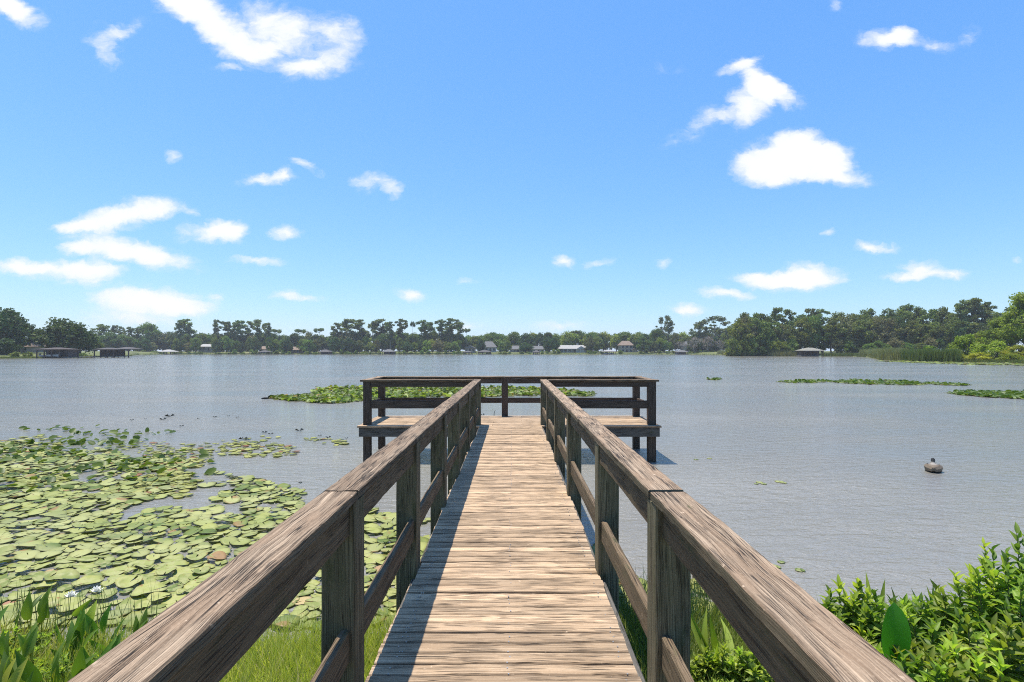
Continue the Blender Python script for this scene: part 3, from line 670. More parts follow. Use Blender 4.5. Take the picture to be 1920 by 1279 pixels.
def reed_bed(name, x0, x1, h, n, material, label, depth=7, off=-1.0):
    px = rng.uniform(x0, x1, n); Y = np.array([shore_far(p) for p in px]) + off + rng.uniform(0, depth, n)
    pos = np.stack([(px - VPX) / F * Y, Y, np.full(n, -.05)], 1)
    o = blades(name, pos, h, .11, material, .07); tag(o, label, 'reeds', kind='stuff')
reed_bed('reeds', 1690, 1800, 2.6, 8000, F_REEDG, 'tall green reeds standing in the water before the willow shrubs', 6, -3)
reed_bed('reeds', 1612, 1700, 2.9, 6000, F_REED, 'pale reed bed at the foot of the right-hand wood', 9, -1)
reed_bed('reeds', 1790, 2050, .75, 5000, F_REEDG, 'low green reeds under the willow shrubs', 7, -1)
reed_bed('reeds', 1345, 1505, 2.6, 7500, F_REED, 'dry tan reeds along the shore left of the right-hand boathouse', 8)
reed_bed('reeds', 1540, 1625, 1.6, 2500, F_REEDG, 'short green reeds right of the right-hand boathouse', 5)
reed_bed('reeds', -20, 258, .7, 3000, F_REEDG, 'short green reeds along the near left waterline', 3)
reed_bed('reeds', 255, 1345, .9, 9000, F_REEDG, 'thin green waterside grass along the far shore', 4)

# ------------------------------------------------------------------ houses and boathouses
def hs_mat(n, c, r=.8, v=.12, s=.7): return plain(n, c, r, v, s)
WHITE = hs_mat('white_wall_paint', (.40, .39, .36)); CREAM = hs_mat('cream_wall_paint', (.30, .265, .21)); GREY_R = hs_mat('grey_roof_shingle', (.12, .118, .115)); PALE_R = hs_mat('pale_metal_roof', (.34, .325, .30))
TAN_R = hs_mat('tan_roof_shingle', (.20, .145, .105)); DARK_R = hs_mat('dark_roof_shingle', (.075, .068, .065)); BROWN_W = hs_mat('dark_brown_timber', (.060, .045, .038)); GLASS = plain('dark_window_glass', (.03, .035, .045), .15, .1)
BRICK = hs_mat('brown_brick_wall', (.30, .20, .15)); TRIM = hs_mat('white_trim', (.42, .42, .40)); GREY_W = hs_mat('weathered_grey_timber', (.22, .20, .18)); OLIVE_R = hs_mat('olive_grey_roof', (.23, .22, .18))
def house(px0, px1, Y, y_base, y_eave, y_ridge, wall, roof, label, hip=.3, windows=4, depth=9, chimney=False, gable=False, storeys=1, porch=False, wing=None):
    x0, x1 = (px0 - VPX) / F * Y, (px1 - VPX) / F * Y; cx = (x0 + x1) / 2; w = x1 - x0
    zb, ze, zr = [EYE + (HOR - q) / F * Y for q in (y_base, y_eave, y_ridge)]
    o = empty('house', (cx, Y, 0)); tag(o, label, 'house', 'houses on the far shore')
    g = ground_z(cx, Y) - .5; hw = w / 2
    mb = MB(); mb.box(-hw, hw, 0, depth, g, ze); mb.build('wall', wall, o)
    mb = MB(); e = .6; a, b = -hw - e, hw + e
    if gable:   # ridge runs front to back, gable faces the lake
        mb.add([(a, -e, ze), (b, -e, ze), (0, -e, zr), (a, depth + e, ze), (b, depth + e, ze), (0, depth + e, zr)], [(0, 1, 2), (3, 5, 4), (0, 2, 5, 3), (1, 4, 5, 2), (0, 3, 4, 1)])
    else:
        r = hip * w; mb.add([(a, -e, ze), (b, -e, ze), (b, depth + e, ze), (a, depth + e, ze), (a + r, depth / 2, zr), (b - r, depth / 2, zr)], [(0, 1, 5, 4), (1, 2, 5), (2, 3, 4, 5), (3, 0, 4), (0, 3, 2, 1)])
    rf = mb.build('roof', roof, o)
    if chimney:
        mb = MB(); mb.box(hw * .35, hw * .35 + 1.2, depth * .5, depth * .5 + 1.2, ze, zr + 1.1); mb.build('chimney', wall, rf)
    hst = (ze - zb) / storeys
    for s in range(storeys):
        for i in range(windows):
            if s == 0 and i == windows // 2: continue
            wx = -hw + w * (i + .5) / windows; ww = min(1.3, w / windows * .55) / 2; z0 = zb + hst * (s + .30); z1 = zb + hst * (s + .82)
            mb = MB(); mb.box(wx - ww - .12, wx + ww + .12, -.06, 0.02, z0 - .12, z1 + .12); f = mb.build('window', TRIM, o)
            mb = MB(); mb.box(wx - ww, wx + ww, -.10, -.062, z0, z1); mb.build('pane', GLASS, f)
    mb = MB(); wx = -hw + w * (windows // 2 + .5) / windows; mb.box(wx - .6, wx + .6, -.08, .02, zb, zb + hst * .8); mb.build('door', BROWN_W, o)
    if porch:
        mb = MB(); mb.box(-hw, hw * .55, -2.6, -.12, ze - .35, ze - .1); mb.build('porch_roof', roof, o)
        for i in range(6):
            xx = -hw + .2 + (w * .77 - .4) * i / 5; mb = MB(); mb.box(xx - .12, xx + .12, -2.5, -2.26, g + .2, ze - .36); mb.build('porch_post', TRIM, o)
    if wing:
        wx0, wx1 = [(q - VPX) / F * Y - cx for q in wing[:2]]; we, wr = [EYE + (HOR - q) / F * Y for q in wing[2:4]]
        mb = MB(); mb.box(wx0, wx1, -1.5, depth * .6, g, we); mb.build('wing_wall', wall, o)
        mb = MB(); mx_ = (wx0 + wx1) / 2; mb.add([(wx0 - .5, -2, we), (wx1 + .5, -2, we), (mx_, -2, wr), (wx0 - .5, depth * .6, we), (wx1 + .5, depth * .6, we), (mx_, depth * .6, wr)], [(0, 1, 2), (3, 5, 4), (0, 2, 5, 3), (1, 4, 5, 2), (0, 3, 4, 1)]); mb.build('wing_roof', roof, o)
    return o
house(1047, 1100, 352, 661, 654, 647, WHITE, PALE_R, 'long white ranch house with pale roof and shaded porch across the lake', hip=.06, windows=6, chimney=True, porch=True, wing=(1080, 1098, 655, 649))
house(1164, 1187, 352, 661, 647.5, 639, CREAM, TAN_R, 'two-storey cream house with steep tan hip roof across the lake', hip=.28, windows=3, storeys=2, wing=(1184, 1194, 656, 653))
house(1284, 1334, 352, 660, 648, 638, WHITE, GREY_R, 'large pale two-storey house half hidden behind bare grey trees', hip=.2, windows=5, storeys=2)
house(372, 402, 352, 659, 650, 645, CREAM, PALE_R, 'small pale house with grey roof above a bright lawn', hip=.1, windows=4)
house(486, 502, 350, 660, 655, 649, WHITE, TAN_R, 'small tan-roofed cottage left of the other tan-roofed cottage', hip=.12, windows=3)
house(544, 561, 350, 661, 656, 650, BRICK, TAN_R, 'small tan-roofed cottage with brick walls, right of the white-walled one', hip=.08, windows=3)
house(872, 890, 352, 661, 653, 648, CREAM, GREY_R, 'cream house with grey gabled roof and taller right wing across the lake', hip=.1, windows=3, gable=True)
house(902, 930, 356, 661, 651, 640, WHITE, GREY_R, 'white house with tall steep grey roof beyond the left railing', hip=.32, windows=4)
house(956, 986, 356, 661, 655, 648, CREAM, GREY_R, 'low cream house with broad grey roof straight beyond the platform', hip=.2, windows=5)
house(992, 1020, 356, 661, 655, 648.5, WHITE, GREY_R, 'low white house with grey roof left of the ranch house', hip=.16, windows=4)
house(18, 50, 186, 664, 650, 640, CREAM, TAN_R, 'cream house mostly hidden in the dark trees at far left', hip=.25, windows=3)
def boathouse(px0, px1, Y, y_deck, y_eave, y_ridge, roof, label, walls=None, boat=False, depth=7, twin=None):
    x0, x1 = (px0 - VPX) / F * Y, (px1 - VPX) / F * Y; cx = (x0 + x1) / 2; w = x1 - x0; hw = w / 2
    zd, ze, zr = [EYE + (HOR - q) / F * Y for q in (y_deck, y_eave, y_ridge)]; zd = max(zd, .35)
    o = empty('boathouse', (cx, Y, 0)); tag(o, label, 'boathouse', 'boathouses around the lake')
    mb = MB(); e = .5; r = min(hw * .7, 3); mb.add([(-hw - e, -e, ze), (hw + e, -e, ze), (hw + e, depth + e, ze), (-hw - e, depth + e, ze), (-hw + r, depth / 2, zr), (hw - r, depth / 2, zr)],
        [(0, 1, 5, 4), (1, 2, 5), (2, 3, 4, 5), (3, 0, 4), (0, 3, 2, 1)]); mb.build('roof', roof, o)
    mb = MB(); mb.box(-hw - .3, hw + .3, depth * .35, depth + .3, zd - .22, zd); mb.build('deck', GREY_W, o)
    mb = MB(); mb.box(-hw - .1, hw + .1, -.16, .04, ze - .35, ze - .02); mb.build('beam', BROWN_W, o)
    for yy in (0, depth):
        for k in range(4):
            xx = -hw + .15 + (w - .3) * k / 3; mb = MB(); mb.box(xx - .13, xx + .13, yy - .12, yy + .14, -1.2, ze - .03); mb.build('post', BROWN_W, o)
    if walls:
        mb = MB(); mb.box(-hw + .2, hw - .2, depth * .45, depth - .2, zd, ze - .04); mb.build('wall', walls, o)
    mb = MB(); mb.box(-.6, .6, depth + .3, depth + 14, zd - .2, zd - .01); mb.build('gangway', GREY_W, o)
    if twin:
        tx = [(q - VPX) / F * Y - cx for q in twin[:2]]; te, tr_ = [EYE + (HOR - q) / F * Y for q in twin[2:4]]
        mb = MB(); a, b = tx; mb.add([(a, 1, te), (b, 1, te), (b, depth + 3, te), (a, depth + 3, te), ((a * 2 + b) / 3, depth / 2 + 2, tr_), ((a + 2 * b) / 3, depth / 2 + 2, tr_)],
            [(0, 1, 5, 4), (1, 2, 5), (2, 3, 4, 5), (3, 0, 4), (0, 3, 2, 1)]); mb.build('upper_roof', roof, o)
        for xx in (a + .5, b - .5): mb = MB(); mb.box(xx - .14, xx + .14, 1.3, 1.6, -1.2, te); mb.build('post', BROWN_W, o)
    if boat:
        b_ = MB(); pts = []; L_ = min(w * .8, 6); S = 9; prof = []
        for i in range(S):
            t = i / (S - 1); hwid = .95 * (1 - max(0, t - .55) ** 1.6 * 3.4); hwid = max(hwid, .03); x = -L_ / 2 + L_ * t; sh = .15 * max(0, t - .5)
            prof.append([(x, -hwid, .75 + sh), (x, -hwid * .75, .28), (x, 0, .05 + .3 * max(0, t - .8)), (x, hwid * .75, .28), (x, hwid, .75 + sh)])
        vs = [p for s in prof for p in s]; fs = [(i * 5 + j, i * 5 + j + 1, (i + 1) * 5 + j + 1, (i + 1) * 5 + j) for i in range(S - 1) for j in range(4)]
        fs += [(0, 1, 2, 3, 4), tuple(range((S - 1) * 5, S * 5))[::-1]] + [(i * 5 + 4, i * 5, (i + 1) * 5, (i + 1) * 5 + 4) for i in range(S - 1)]
        b_.add(vs, fs); be = empty('boat', (cx - .5, Y + depth * .18, zd - .05)); tag(be, 'white motorboat hanging under the roof of ' + boat, 'boat', 'boats in the boathouses'); b_.build('hull', TRIM, be)
        mb = MB(); mb.add([(.3, -.6, .85), (.3, .6, .85), (.0, .55, 1.35), (.0, -.55, 1.35)], [(0, 1, 2, 3)]); mb.build('windshield', GLASS, be)
        mb = MB(); mb.box(-L_ / 2 - .45, -L_ / 2 - .02, -.2, .2, .3, 1.15); mb.build('outboard_motor', BROWN_W, be)
boathouse(68, 112, 160, 669.5, 655, 651.5, hs_mat('brown_shingle', (.07, .056, .05)), 'low brown boathouse under the big round dark oak', boat='the low brown boathouse at left', walls=BROWN_W)  # dark set-back wall added to stand in for the shade under the roof
boathouse(176, 214, 178, 668, 655, 652, DARK_R, 'dark twin-roofed boathouse at the left point', walls=BROWN_W, twin=(206, 238, 654.5, 650.5), depth=5)
boathouse(298, 321, 330, 664, 659.5, 655.5, PALE_R, 'small open boathouse with pale cream roof, far left')
boathouse(484, 500, 328, 664, 660, 657, DARK_R, 'small dark boathouse below the white-walled cottage')
boathouse(597, 616, 328, 664, 660, 655.5, DARK_R, 'dark hipped boathouse right of the brick cottage', walls=BROWN_W)
boathouse(717, 736, 328, 664, 659.5, 655, GREY_R, 'dark hipped boathouse with grey roof at the foot of the tall pines', walls=BROWN_W)
boathouse(868, 884, 328, 664.3, 660.5, 658, DARK_R, 'small dark dock shelter left of the white steep-roofed house')
boathouse(896, 920, 328, 664.3, 660, 656.5, DARK_R, 'wide dark dock shelter in front of the white steep-roofed house')
boathouse(1000, 1012, 328, 664.3, 660.5, 657, DARK_R, 'tiny dark dock shelter left of the white ranch house')
boathouse(1131, 1155, 326, 664.3, 659, 656.5, PALE_R, 'open boathouse with pale flat-looking roof between the ranch house and the tan-roofed house', boat='the pale-roofed boathouse')
boathouse(1272, 1290, 326, 664, 660, 656.5, GREY_R, 'small grey boathouse left of the bare trees', walls=GREY_W)
boathouse(1508, 1544, 214, 667.5, 657.5, 652, OLIVE_R, 'square dark boathouse with olive-grey hip roof on the right shore', walls=BROWN_W, depth=6)

# ------------------------------------------------------------------ lily pads
def pad_material():
    m, nt, out = mat('lily_pad_leaf'); t = NT(nt); rnd = t.attr('rnd'); tc = t.n('ShaderNodeTexCoord'); oi = t.n('ShaderNodeObjectInfo')
    r2 = t.math('FRACT', t.math('ADD', t.math('MULTIPLY', rnd, 7.77), oi.outputs['Random']))
    c = t.mixc(t.math('POWER', r2, .8), (.075, .125, .016), (.37, .385, .115)); nz = t.noise(tc.outputs['Object'], 9, 5, .7)
    c = t.mixc(t.ramp(nz, .50, .66, 0, .6), c, (.27, .28, .045)); c = t.mixc(t.ramp(t.noise(tc.outputs['Object'], 1.1, 2), .42, .6, 0, .5), c, (.42, .41, .18))
    c = t.mixc(t.ramp(t.noise(tc.outputs['Object'], 3, 3, .6), .60, .68, 0, .85), c, (.30, .17, .07))
    geo = t.n('ShaderNodeNewGeometry')
    c = t.mixc(geo.outputs['Backfacing'], c, (.10, .11, .02))
    b = t.n('ShaderNodeBsdfPrincipled'); t.l(c, b.inputs['Base Color']); b.inputs['Roughness'].default_value = .5; b.inputs['Specular IOR Level'].default_value = .3
    tr = t.n('ShaderNodeBsdfTranslucent'); tr.inputs[0].default_value = (.32, .42, .05, 1); mx = t.n('ShaderNodeMixShader'); mx.inputs[0].default_value = .14
    t.l(b.outputs[0], mx.inputs[1]); t.l(tr.outputs[0], mx.inputs[2]); t.l(mx.outputs[0], out.inputs[0]); return m
PAD = pad_material(); PAD_RIM = plain('pad_underside', (.055, .058, .016), .6, .3, 6); PAD_BROWN = foliage('dead_pad_leaf', (.30, .16, .08), (.42, .30, .16), .2, obj_var=.3); F_DOCK = foliage('upright_lily_leaf', (.045, .085, .018), (.12, .17, .035), .3, obj_var=.1, rough=.45)
F_DOCKL = foliage('floating_lily_leaf', (.17, .22, .04), (.42, .45, .14), .3, obj_var=.1, rough=.45, dry=(.30, .17, .06), dry_amt=.06)
def pad_template(curl=.0, seed=0, n=24, rings=3):
    rs = random.Random(seed); vs = [(0, 0, 0)]; fs = []; mi = []; no = rs.uniform(.16, .34)
    for j in range(1, rings + 1):
        r = j / rings
        for i in range(n):
            a = no / 2 + (2 * math.pi - no) * i / (n - 1); w = 1 + .06 * math.sin(3 * a + seed) + .03 * math.sin(7 * a + seed * 2)
            z = (curl * max(0, r - .55) * (1 + .8 * math.sin(2 * a + seed * 1.7)) + .022 * r * math.sin(5 * a + seed)) + .012 * math.sin(a * 9) * r
            vs.append((r * w * math.cos(a), r * w * math.sin(a) * .94, z))
    for i in range(n - 1):
        fs.append((0, 1 + i, 2 + i)); mi.append(0)
        for j in range(rings - 1): b = 1 + j * n; fs.append((b + i, b + n + i, b + n + i + 1, b + i + 1)); mi.append(0)
    b = 1 + (rings - 1) * n; e = len(vs)      # the turned-down rim shows the dark underside colour
    for i in range(n): x, y, z = vs[b + i]; vs.append((x * .985, y * .985, z - .085 - .04 * math.sin(i * 1.3 + seed)))
    for i in range(n - 1): fs.append((b + i, e + i, e + i + 1, b + i + 1)); mi.append(1)
    return vs, fs, mi
PADS = [pad_template(c, s) for s, c in enumerate((.03, .12, .05, .28, .16, .08, .42, .10))]
def edge_lim(Y):      # right-hand (pier side) and outer bounds of the raft, in x
    return
def in_raft(x, Y):
    px = VPX + x / Y * F; py = HOR + EYE / Y * F
    top = np.interp(px, [-300, 0, 150, 300, 420, 560, 640, 760], [822, 838, 845, 868, 885, 925, 938, 985])
    nz = 26 * mnoise.noise((x * .5, Y * .5, 3))
    return py > top + nz
def hole(x, Y): return mnoise.noise((x * .8 + 3, Y * .85, 1.5)) + .55 * mnoise.noise((x * 2.4, Y * 2.2, 7)) > .12
pads = []; tries = 0; grid = {}
def ok_pad(x, Y, r, f=.80):
    cx, cy = int(x / .4), int(Y / .4)
    for i in (-1, 0, 1):
        for j in (-1, 0, 1):
            for (a, b, c) in grid.get((cx + i, cy + j), ()):
                if math.hypot(a - x, b - Y) < (r + c) * f: return False
    grid.setdefault((cx, cy), []).append((x, Y, r)); return True
while tries < 90000:
    tries += 1; Y = 4.3 + 10 * random.random() ** 1.25; x = random.uniform(-1.15 * Y - .5, 1.1 if Y < 7.5 else -.2)
    if x > -.5 and (Y > 6.2 or random.random() > .10): continue
    if x > -1.0 and Y > 9: continue
    r = random.choice((random.uniform(.05, .11), random.uniform(.09, .145)))
    if not in_raft(x, Y) or (hole(x, Y) and not (Y < 6.3 and x > -2.4) and not (Y < 5.1 and random.random() < .3)) or Y < shore_y(x) + .12: continue
    if ok_pad(x, Y, r, .68): pads.append((x, Y, r))
pads.sort(key=lambda p: p[1])
def vis(p): px = VPX + p[0] / p[1] * F; return -30 < px < 1950
front = [p for p in pads if vis(p) and (HOR + EYE / p[1] * F) < 1150][:280]
# of those, the ones that show; the rest of the raft is one object
rest = [p for p in pads if p not in set(front)]
pad_me = []
for (tv, tf, mi_) in PADS:
    for mtl in (PAD, PAD_BROWN):
        pad_me.append(inst_mesh('lily_pad', tv, tf, np.eye(3)[None], np.zeros((1, 3)), [mtl, PAD_RIM], np.array([rng.random()]), True, mi_))
def zone(x, Y):
    px = VPX + x / Y * F
    side = 'against the pier posts' if px > 520 else ('at far left' if px < 200 else 'in the raft middle')
    return ('near the grassy bank, ' if Y < 5.9 else 'further out, ') + side
for i, (x, Y, r) in enumerate(front):
    t = random.randrange(8); brown = random.random() < .06
    o = link('lily_pad', pad_me[t * 2 + (1 if brown else 0)]); tz = .008 + .016 * random.random() + (.02 if t in (3, 6) else 0)
    o.location = (x, Y, tz); o.scale = (r, r, r); o.rotation_euler = (random.gauss(0, .06), random.gauss(0, .06), random.random() * 6.28)
    kind_ = 'shrivelled brown lily pad' if brown else ('strongly curled green lily pad' if t in (3, 6) else ('flat pale green lily pad' if t in (0, 2, 5) else 'lily pad with slightly raised edges'))
    tag(o, kind_ + ' ' + zone(x, Y), 'lily pad', 'lily pads left of the pier')
def pads_stuff(name, P, label, r_mul=1.0, tilt=.06, material=PAD, z0=.008, lift=.02):
    n = len(P); P = np.array(P); a = rng.random(n) * 6.28; up = np.stack([rng.normal(0, tilt, n), rng.normal(0, tilt, n), np.ones(n)], 1)
    up /= np.linalg.norm(up, axis=1, keepdims=True); d = np.stack([np.cos(a), np.sin(a), np.zeros(n)], 1); d -= up * (d * up).sum(1, keepdims=True); d /= np.linalg.norm(d, axis=1, keepdims=True)
    x = np.cross(d, up); m3 = np.stack([x, d, up], 2) * (P[:, 2] * r_mul)[:, None, None]
    offs = np.stack([P[:, 0], P[:, 1], z0 + lift * rng.random(n) + np.minimum(np.abs(tilt) * P[:, 2] * .8, .25)], 1)
    tv, tf, mi_ = pad_template(.12, 3, 12, 2); me = inst_mesh(name, tv, tf, m3, offs, [material, PAD_RIM], None, True, mi_); o = link(name, me); tag(o, label, 'lily pads', kind='stuff'); return o
pads_stuff('lily_pads', rest, 'smaller far part of the pale green lily raft left of the pier', tilt=.10)
# thin scatter of little floating leaves at the outer edge of the raft
P = []
while len(P) < 1000:
    px = random.uniform(-40, 650); py = random.uniform(800, 935); q = mnoise.noise((px * .008, py * .03, 5))
    lim = np.interp(px, [0, 300, 640], [806, 812, 822])
    if py < lim + 10 * q or (px > 400 and py > 850 + 20 * q) or q < -.12 + random.random() * .2: continue
    w = wat(px, py); P.append((w.x, w.y, random.uniform(.03, .10)))
pads_stuff('floating_leaves', P, 'thin scatter of small floating leaves beyond the lily raft', tilt=.05, material=F_DOCKL)
# dark upright lily leaves in clumps over the left part of the raft
P = []
cent = [(60, 835), (150, 828), (240, 818), (20, 865), (90, 862), (200, 832), (320, 868), (265, 898), (110, 912), (150, 885), (215, 872), (30, 905), (330, 858), (185, 812), (100, 806), (60, 890), (10, 845), (250, 880), (115, 845), (45, 850), (180, 850), (235, 832)]
for cx, cy in cent:
    c = wat(cx, cy)
    for _ in range(15):
        P.append((c.x + random.gauss(0, .5), c.y + random.gauss(0, .25), random.uniform(.06, .12)))
def upright(name, P, label, material, hmax=.16, flat=1.0):
    n = len(P); P = np.array(P); d = np.stack([rng.normal(0, 1, n), rng.normal(0, 1, n), rng.uniform(.15, 1.3, n) / flat ** 2], 1)
    m3 = frames(d, rng.normal(0, .5, n)); S = np.stack([P[:, 2] * .75, P[:, 2] * 1.1, P[:, 2]], 1)[:, None, :]
    tv = [(-.5, -.6, .1), (0, -.5, -.05), (.5, -.6, .1), (-.85, .1, .22), (0, .1, 0), (.85, .1, .22), (-.5, .8, .12), (0, 1.0, 0), (.5, .8, .12)]
    tf = [(0, 1, 4, 3), (1, 2, 5, 4), (3, 4, 7, 6), (4, 5, 8, 7)]
    offs = np.stack([P[:, 0], P[:, 1], rng.uniform(.03, hmax, n)], 1)
    me = inst_mesh(name, tv, tf, m3 * S, offs, material, None, True); o = link(name, me); tag(o, label, 'lily leaves', kind='stuff'); return o
upright('raised_lily_leaves', P, 'dark green lily leaves standing out of the water in clumps at left', F_DOCK, .05, 1.6)
def patch(poly, n, rmin, rmax):
    out = []
    xs = [p[0] for p in poly]; ys = [p[1] for p in poly]
    def inside(x, y):
        c = False; j = len(poly) - 1
        for i in range(len(poly)):
            if (poly[i][1] > y) != (poly[j][1] > y) and x < (poly[j][0] - poly[i][0]) * (y - poly[i][1]) / (poly[j][1] - poly[i][1]) + poly[i][0]: c = not c
            j = i
        return c
    while len(out) < n:
        px, py = random.uniform(min(xs), max(xs)), random.uniform(min(ys), max(ys))
        if inside(px, py + 1.5 * mnoise.noise((px * .03, py * .1, 2))): w = wat(px, py); out.append((w.x, w.y, random.uniform(rmin, rmax)))
    return out
ISL = [(500, 748), (520, 744), (560, 743), (590, 741), (583, 735), (595, 729), (620, 726), (700, 725), (800, 725), (900, 726), (1000, 727), (1060, 731), (1115, 739), (1112, 743), (1040, 743), (980, 742), (930, 744), (900, 747), (820, 746), (760, 748), (700, 752), (640, 757), (590, 757), (560, 753), (530, 752)]
q = patch(ISL, 3400, .09, .18); upright('raised_lily_leaves', q[:1500], 'green lily leaf island on the water beyond the platform', F_DOCK, .07, 1.5)
upright('raised_lily_leaves', q[1500:2300], 'pale leaves among the lily island beyond the platform', F_DOCKL, .08, 1.5); pads_stuff('lily_pads', q[2300:] + patch(ISL, 700, .10, .18), 'flat pads of the lily island beyond the platform', material=F_DOCKL)
for poly, n_, lab in (([(1455, 716), (1500, 713), (1560, 715), (1600, 712), (1660, 714), (1740, 718), (1822, 721), (1800, 724), (1740, 722), (1640, 722), (1560, 718), (1490, 719)], 900, 'long thin strip of lily leaves out on the lake at right'),
                      ([(1778, 737), (1800, 734), (1860, 736), (1930, 736), (1960, 740), (1960, 750), (1900, 748), (1840, 744), (1800, 741)], 1000, 'lily leaf strip touching the right edge of the view'),
                      ([(1325, 711), (1352, 710), (1350, 713), (1330, 713)], 60, 'tiny tuft of lily leaves right of the platform')):
    q = patch(poly, n_, .10, .18); upright('raised_lily_leaves', q[:n_ // 2], lab, F_DOCK, .06, 1.5); pads_stuff('lily_pads', q[n_ // 2:], 'flat pads in the ' + lab, material=F_DOCKL)
q = patch([(1640, 678), (1700, 677), (1960, 681), (1960, 687), (1880, 685), (1760, 682)], 2200, .2, .5); pads_stuff('lily_pads', q, 'yellow-green fringe of lily pads along the right shore', material=F_DOCKL, tilt=.12)
q = [(wat(px, py).x, wat(px, py).y, r) for px, py, r in ((1424, 905, .06), (1432, 908, .05), (1462, 904, .08), (1470, 906, .05), (1418, 908, .04), (1455, 1064, .05), (1465, 1055, .04), (1448, 1062, .05), (1330, 860, .05), (1305, 862, .05), (1500, 1070, .05))]
for (x, Y, r) in q:
    o = link('lily_pad', pad_me[0]); o.location = (x, Y, .008); o.scale = (r, r, r); o.rotation_euler = (0, 0, random.random() * 6.28)
    tag(o, 'small lone lily pad on the open water right of the pier', 'lily pad', 'lone pads right of the pier')
# lily pads seen between the right-hand posts close to the bank
q = [(x, y, random.uniform(.05, .12)) for x, y in [(random.uniform(.75, 2.3), random.uniform(4.5, 5.3)) for _ in range(70)]]
pads_stuff('lily_pads', q, 'small yellowish pads by the bank just right of the pier', material=F_DOCKL)
# two white water lily flowers
PETAL = plain('white_petal', (.82, .82, .78), .5, .05)
for px, py, lab in ((133, 1128, 'white water lily flower near the bank, left of the other one'), (181, 1118, 'white water lily flower near the bank, right of the other one')):
    w = wat(px, py); n = 22; a = np.arange(n) * 2.4; el = np.interp(np.arange(n), [0, n], [.15, 1.3]); d = np.stack([np.cos(a) * np.cos(el), np.sin(a) * np.cos(el), np.sin(el)], 1)
    me = inst_mesh('petals', [(0, 0, 0), (-.013, .03, .004), (.013, .03, .004), (0, .062, .01)], [(0, 2, 3, 1)], frames(d) , np.tile([[0, 0, .0]], (n, 1)), PETAL)
    o = link('water_lily', me); o.location = (w.x, w.y, .035); tag(o, lab, 'flower')

# ------------------------------------------------------------------ bank vegetation
F_GRASS = foliage('bright_bank_grass', (.20, .24, .035), (.52, .52, .11), .45, obj_var=0, dry=(.50, .42, .22), dry_amt=.16)
F_GRASSD = foliage('deep_bank_grass', (.10, .16, .03), (.22, .29, .06), .35, obj_var=0)
F_PICK = foliage('broad_marsh_leaf', (.060, .130, .020), (.20, .30, .045), .45, obj_var=.2, rough=.45, spec=.4, dry=(.40, .42, .06), dry_amt=.16)
F_BUSH = foliage('glossy_shrub_leaf', (.060, .115, .018), (.32, .41, .065), .42, obj_var=.12, rough=.5, spec=.35)
F_TIP = foliage('young_shrub_leaf', (.26, .37, .045), (.46, .55, .09), .45, obj_var=.1, rough=.4)
STEM = plain('brown_green_stem', (.16, .14, .06), .7, .3, 8); F_RUSH = foliage('blue_green_rush', (.045, .085, .045), (.12, .18, .07), .3, obj_var=0)
def grass(name, x0, x1, y0, y1, n, h, w, material, label, lean=.3, keep=None):
    x = rng.uniform(x0, x1, n); y = rng.uniform(y0, y1, n)
    k = np.array([(b < shore_y(a) + .06) and (keep is None or keep(a, b)) for a, b in zip(x, y)]); x, y = x[k], y[k]
    z = np.array([ground_z(a, b) - .03 for a, b in zip(x, y)])
    o = blades(name, np.stack([x, y, z], 1), h, w, material, lean); tag(o, label, 'grass', kind='stuff')
grass('grass', -3.2, -.55, 1.2, 4.6, 34000, .30, .0042, F_GRASS, 'bright yellow-green grass on the bank left of the walkway', .5)
grass('grass', -3.2, -.55, 1.2, 4.55, 22000, .13, .0045, F_GRASS, 'short tangled grass low on the bank left of the walkway', 1.3)
grass('grass', -.75, .75, 1.2, 4.7, 8000, .22, .006, F_GRASSD, 'dark grass growing beneath the walkway', .3)
grass('grass', .6, 4.6, 1.2, 5.0, 26000, .26, .0065, F_GRASSD, 'green grass under the shrubs right of the walkway', .36)
grass('grass', -7, -3.0, 1.6, 4.6, 16000, .30, .007, F_GRASS, 'yellow-green grass at the far left of the bank', .36)
# pickerel-type marsh plants
def marsh_leaf_template(n=6, fold=.18, oval=False):
    vs = []; 
    for i in range(n + 1):
        t = i / n; w = .5 * (math.sin(math.pi * t) ** .55 if oval else math.sin(math.pi * min(1, (t * .94 + .06)) ** .75) * (1 - .12 * t)); w = max(w, .01 if 0 < i < n else .004)
        z = -.22 * t * t; vs += [(-w, t, z + fold * w), (0, t, z), (w, t, z + fold * w)]
    fs = []
    for i in range(n): b = i * 3; fs += [(b, b + 1, b + 4, b + 3), (b + 1, b + 2, b + 5, b + 4)]
    return vs, fs
MLV, MLF = marsh_leaf_template()
def marsh_plant(name, x, y, n, h, L_, W_, label, group, material=F_PICK, spread=.10, lean=.25, cat='marsh plant', face=None):
    zg = ground_z(x, y); zg = max(zg, -.1); o = empty(name, (x, y, zg)); tag(o, label, cat, group)
    st = MB(); ds = []; offs = []; rolls = []
    for i in range(n):
        a = random.random() * 6.28; b = Vector((spread * random.random() * math.cos(a), spread * random.random() * math.sin(a), 0)); hh = h * random.uniform(.55, 1.0)
        ln = Vector((random.gauss(0, lean), random.gauss(0, lean), 1)).normalized(); tip = b + ln * hh
        tube(st, [b, b.lerp(tip, .5) + Vector((0, 0, .02)), tip], [.006, .005, .0035], 5)
        dd = ln + Vector((random.gauss(0, .22), random.gauss(0, .22), 0)); ds.append(dd[:]); offs.append(tip[:]); rolls.append(random.uniform(-.9, .9))
    st.build('stalks', F_PICK, o, smooth=True)
    k = len(ds); sc = rng.uniform(.5, 1.2, k); m3 = frames(np.array(ds), np.array(rolls), up=(0, -1, .2)) * np.stack([W_ * sc, L_ * sc, L_ * sc], 1)[:, None, :]
    link('leaves', inst_mesh('leaves', MLV, MLF, m3, np.array(offs), material, None, True), o)
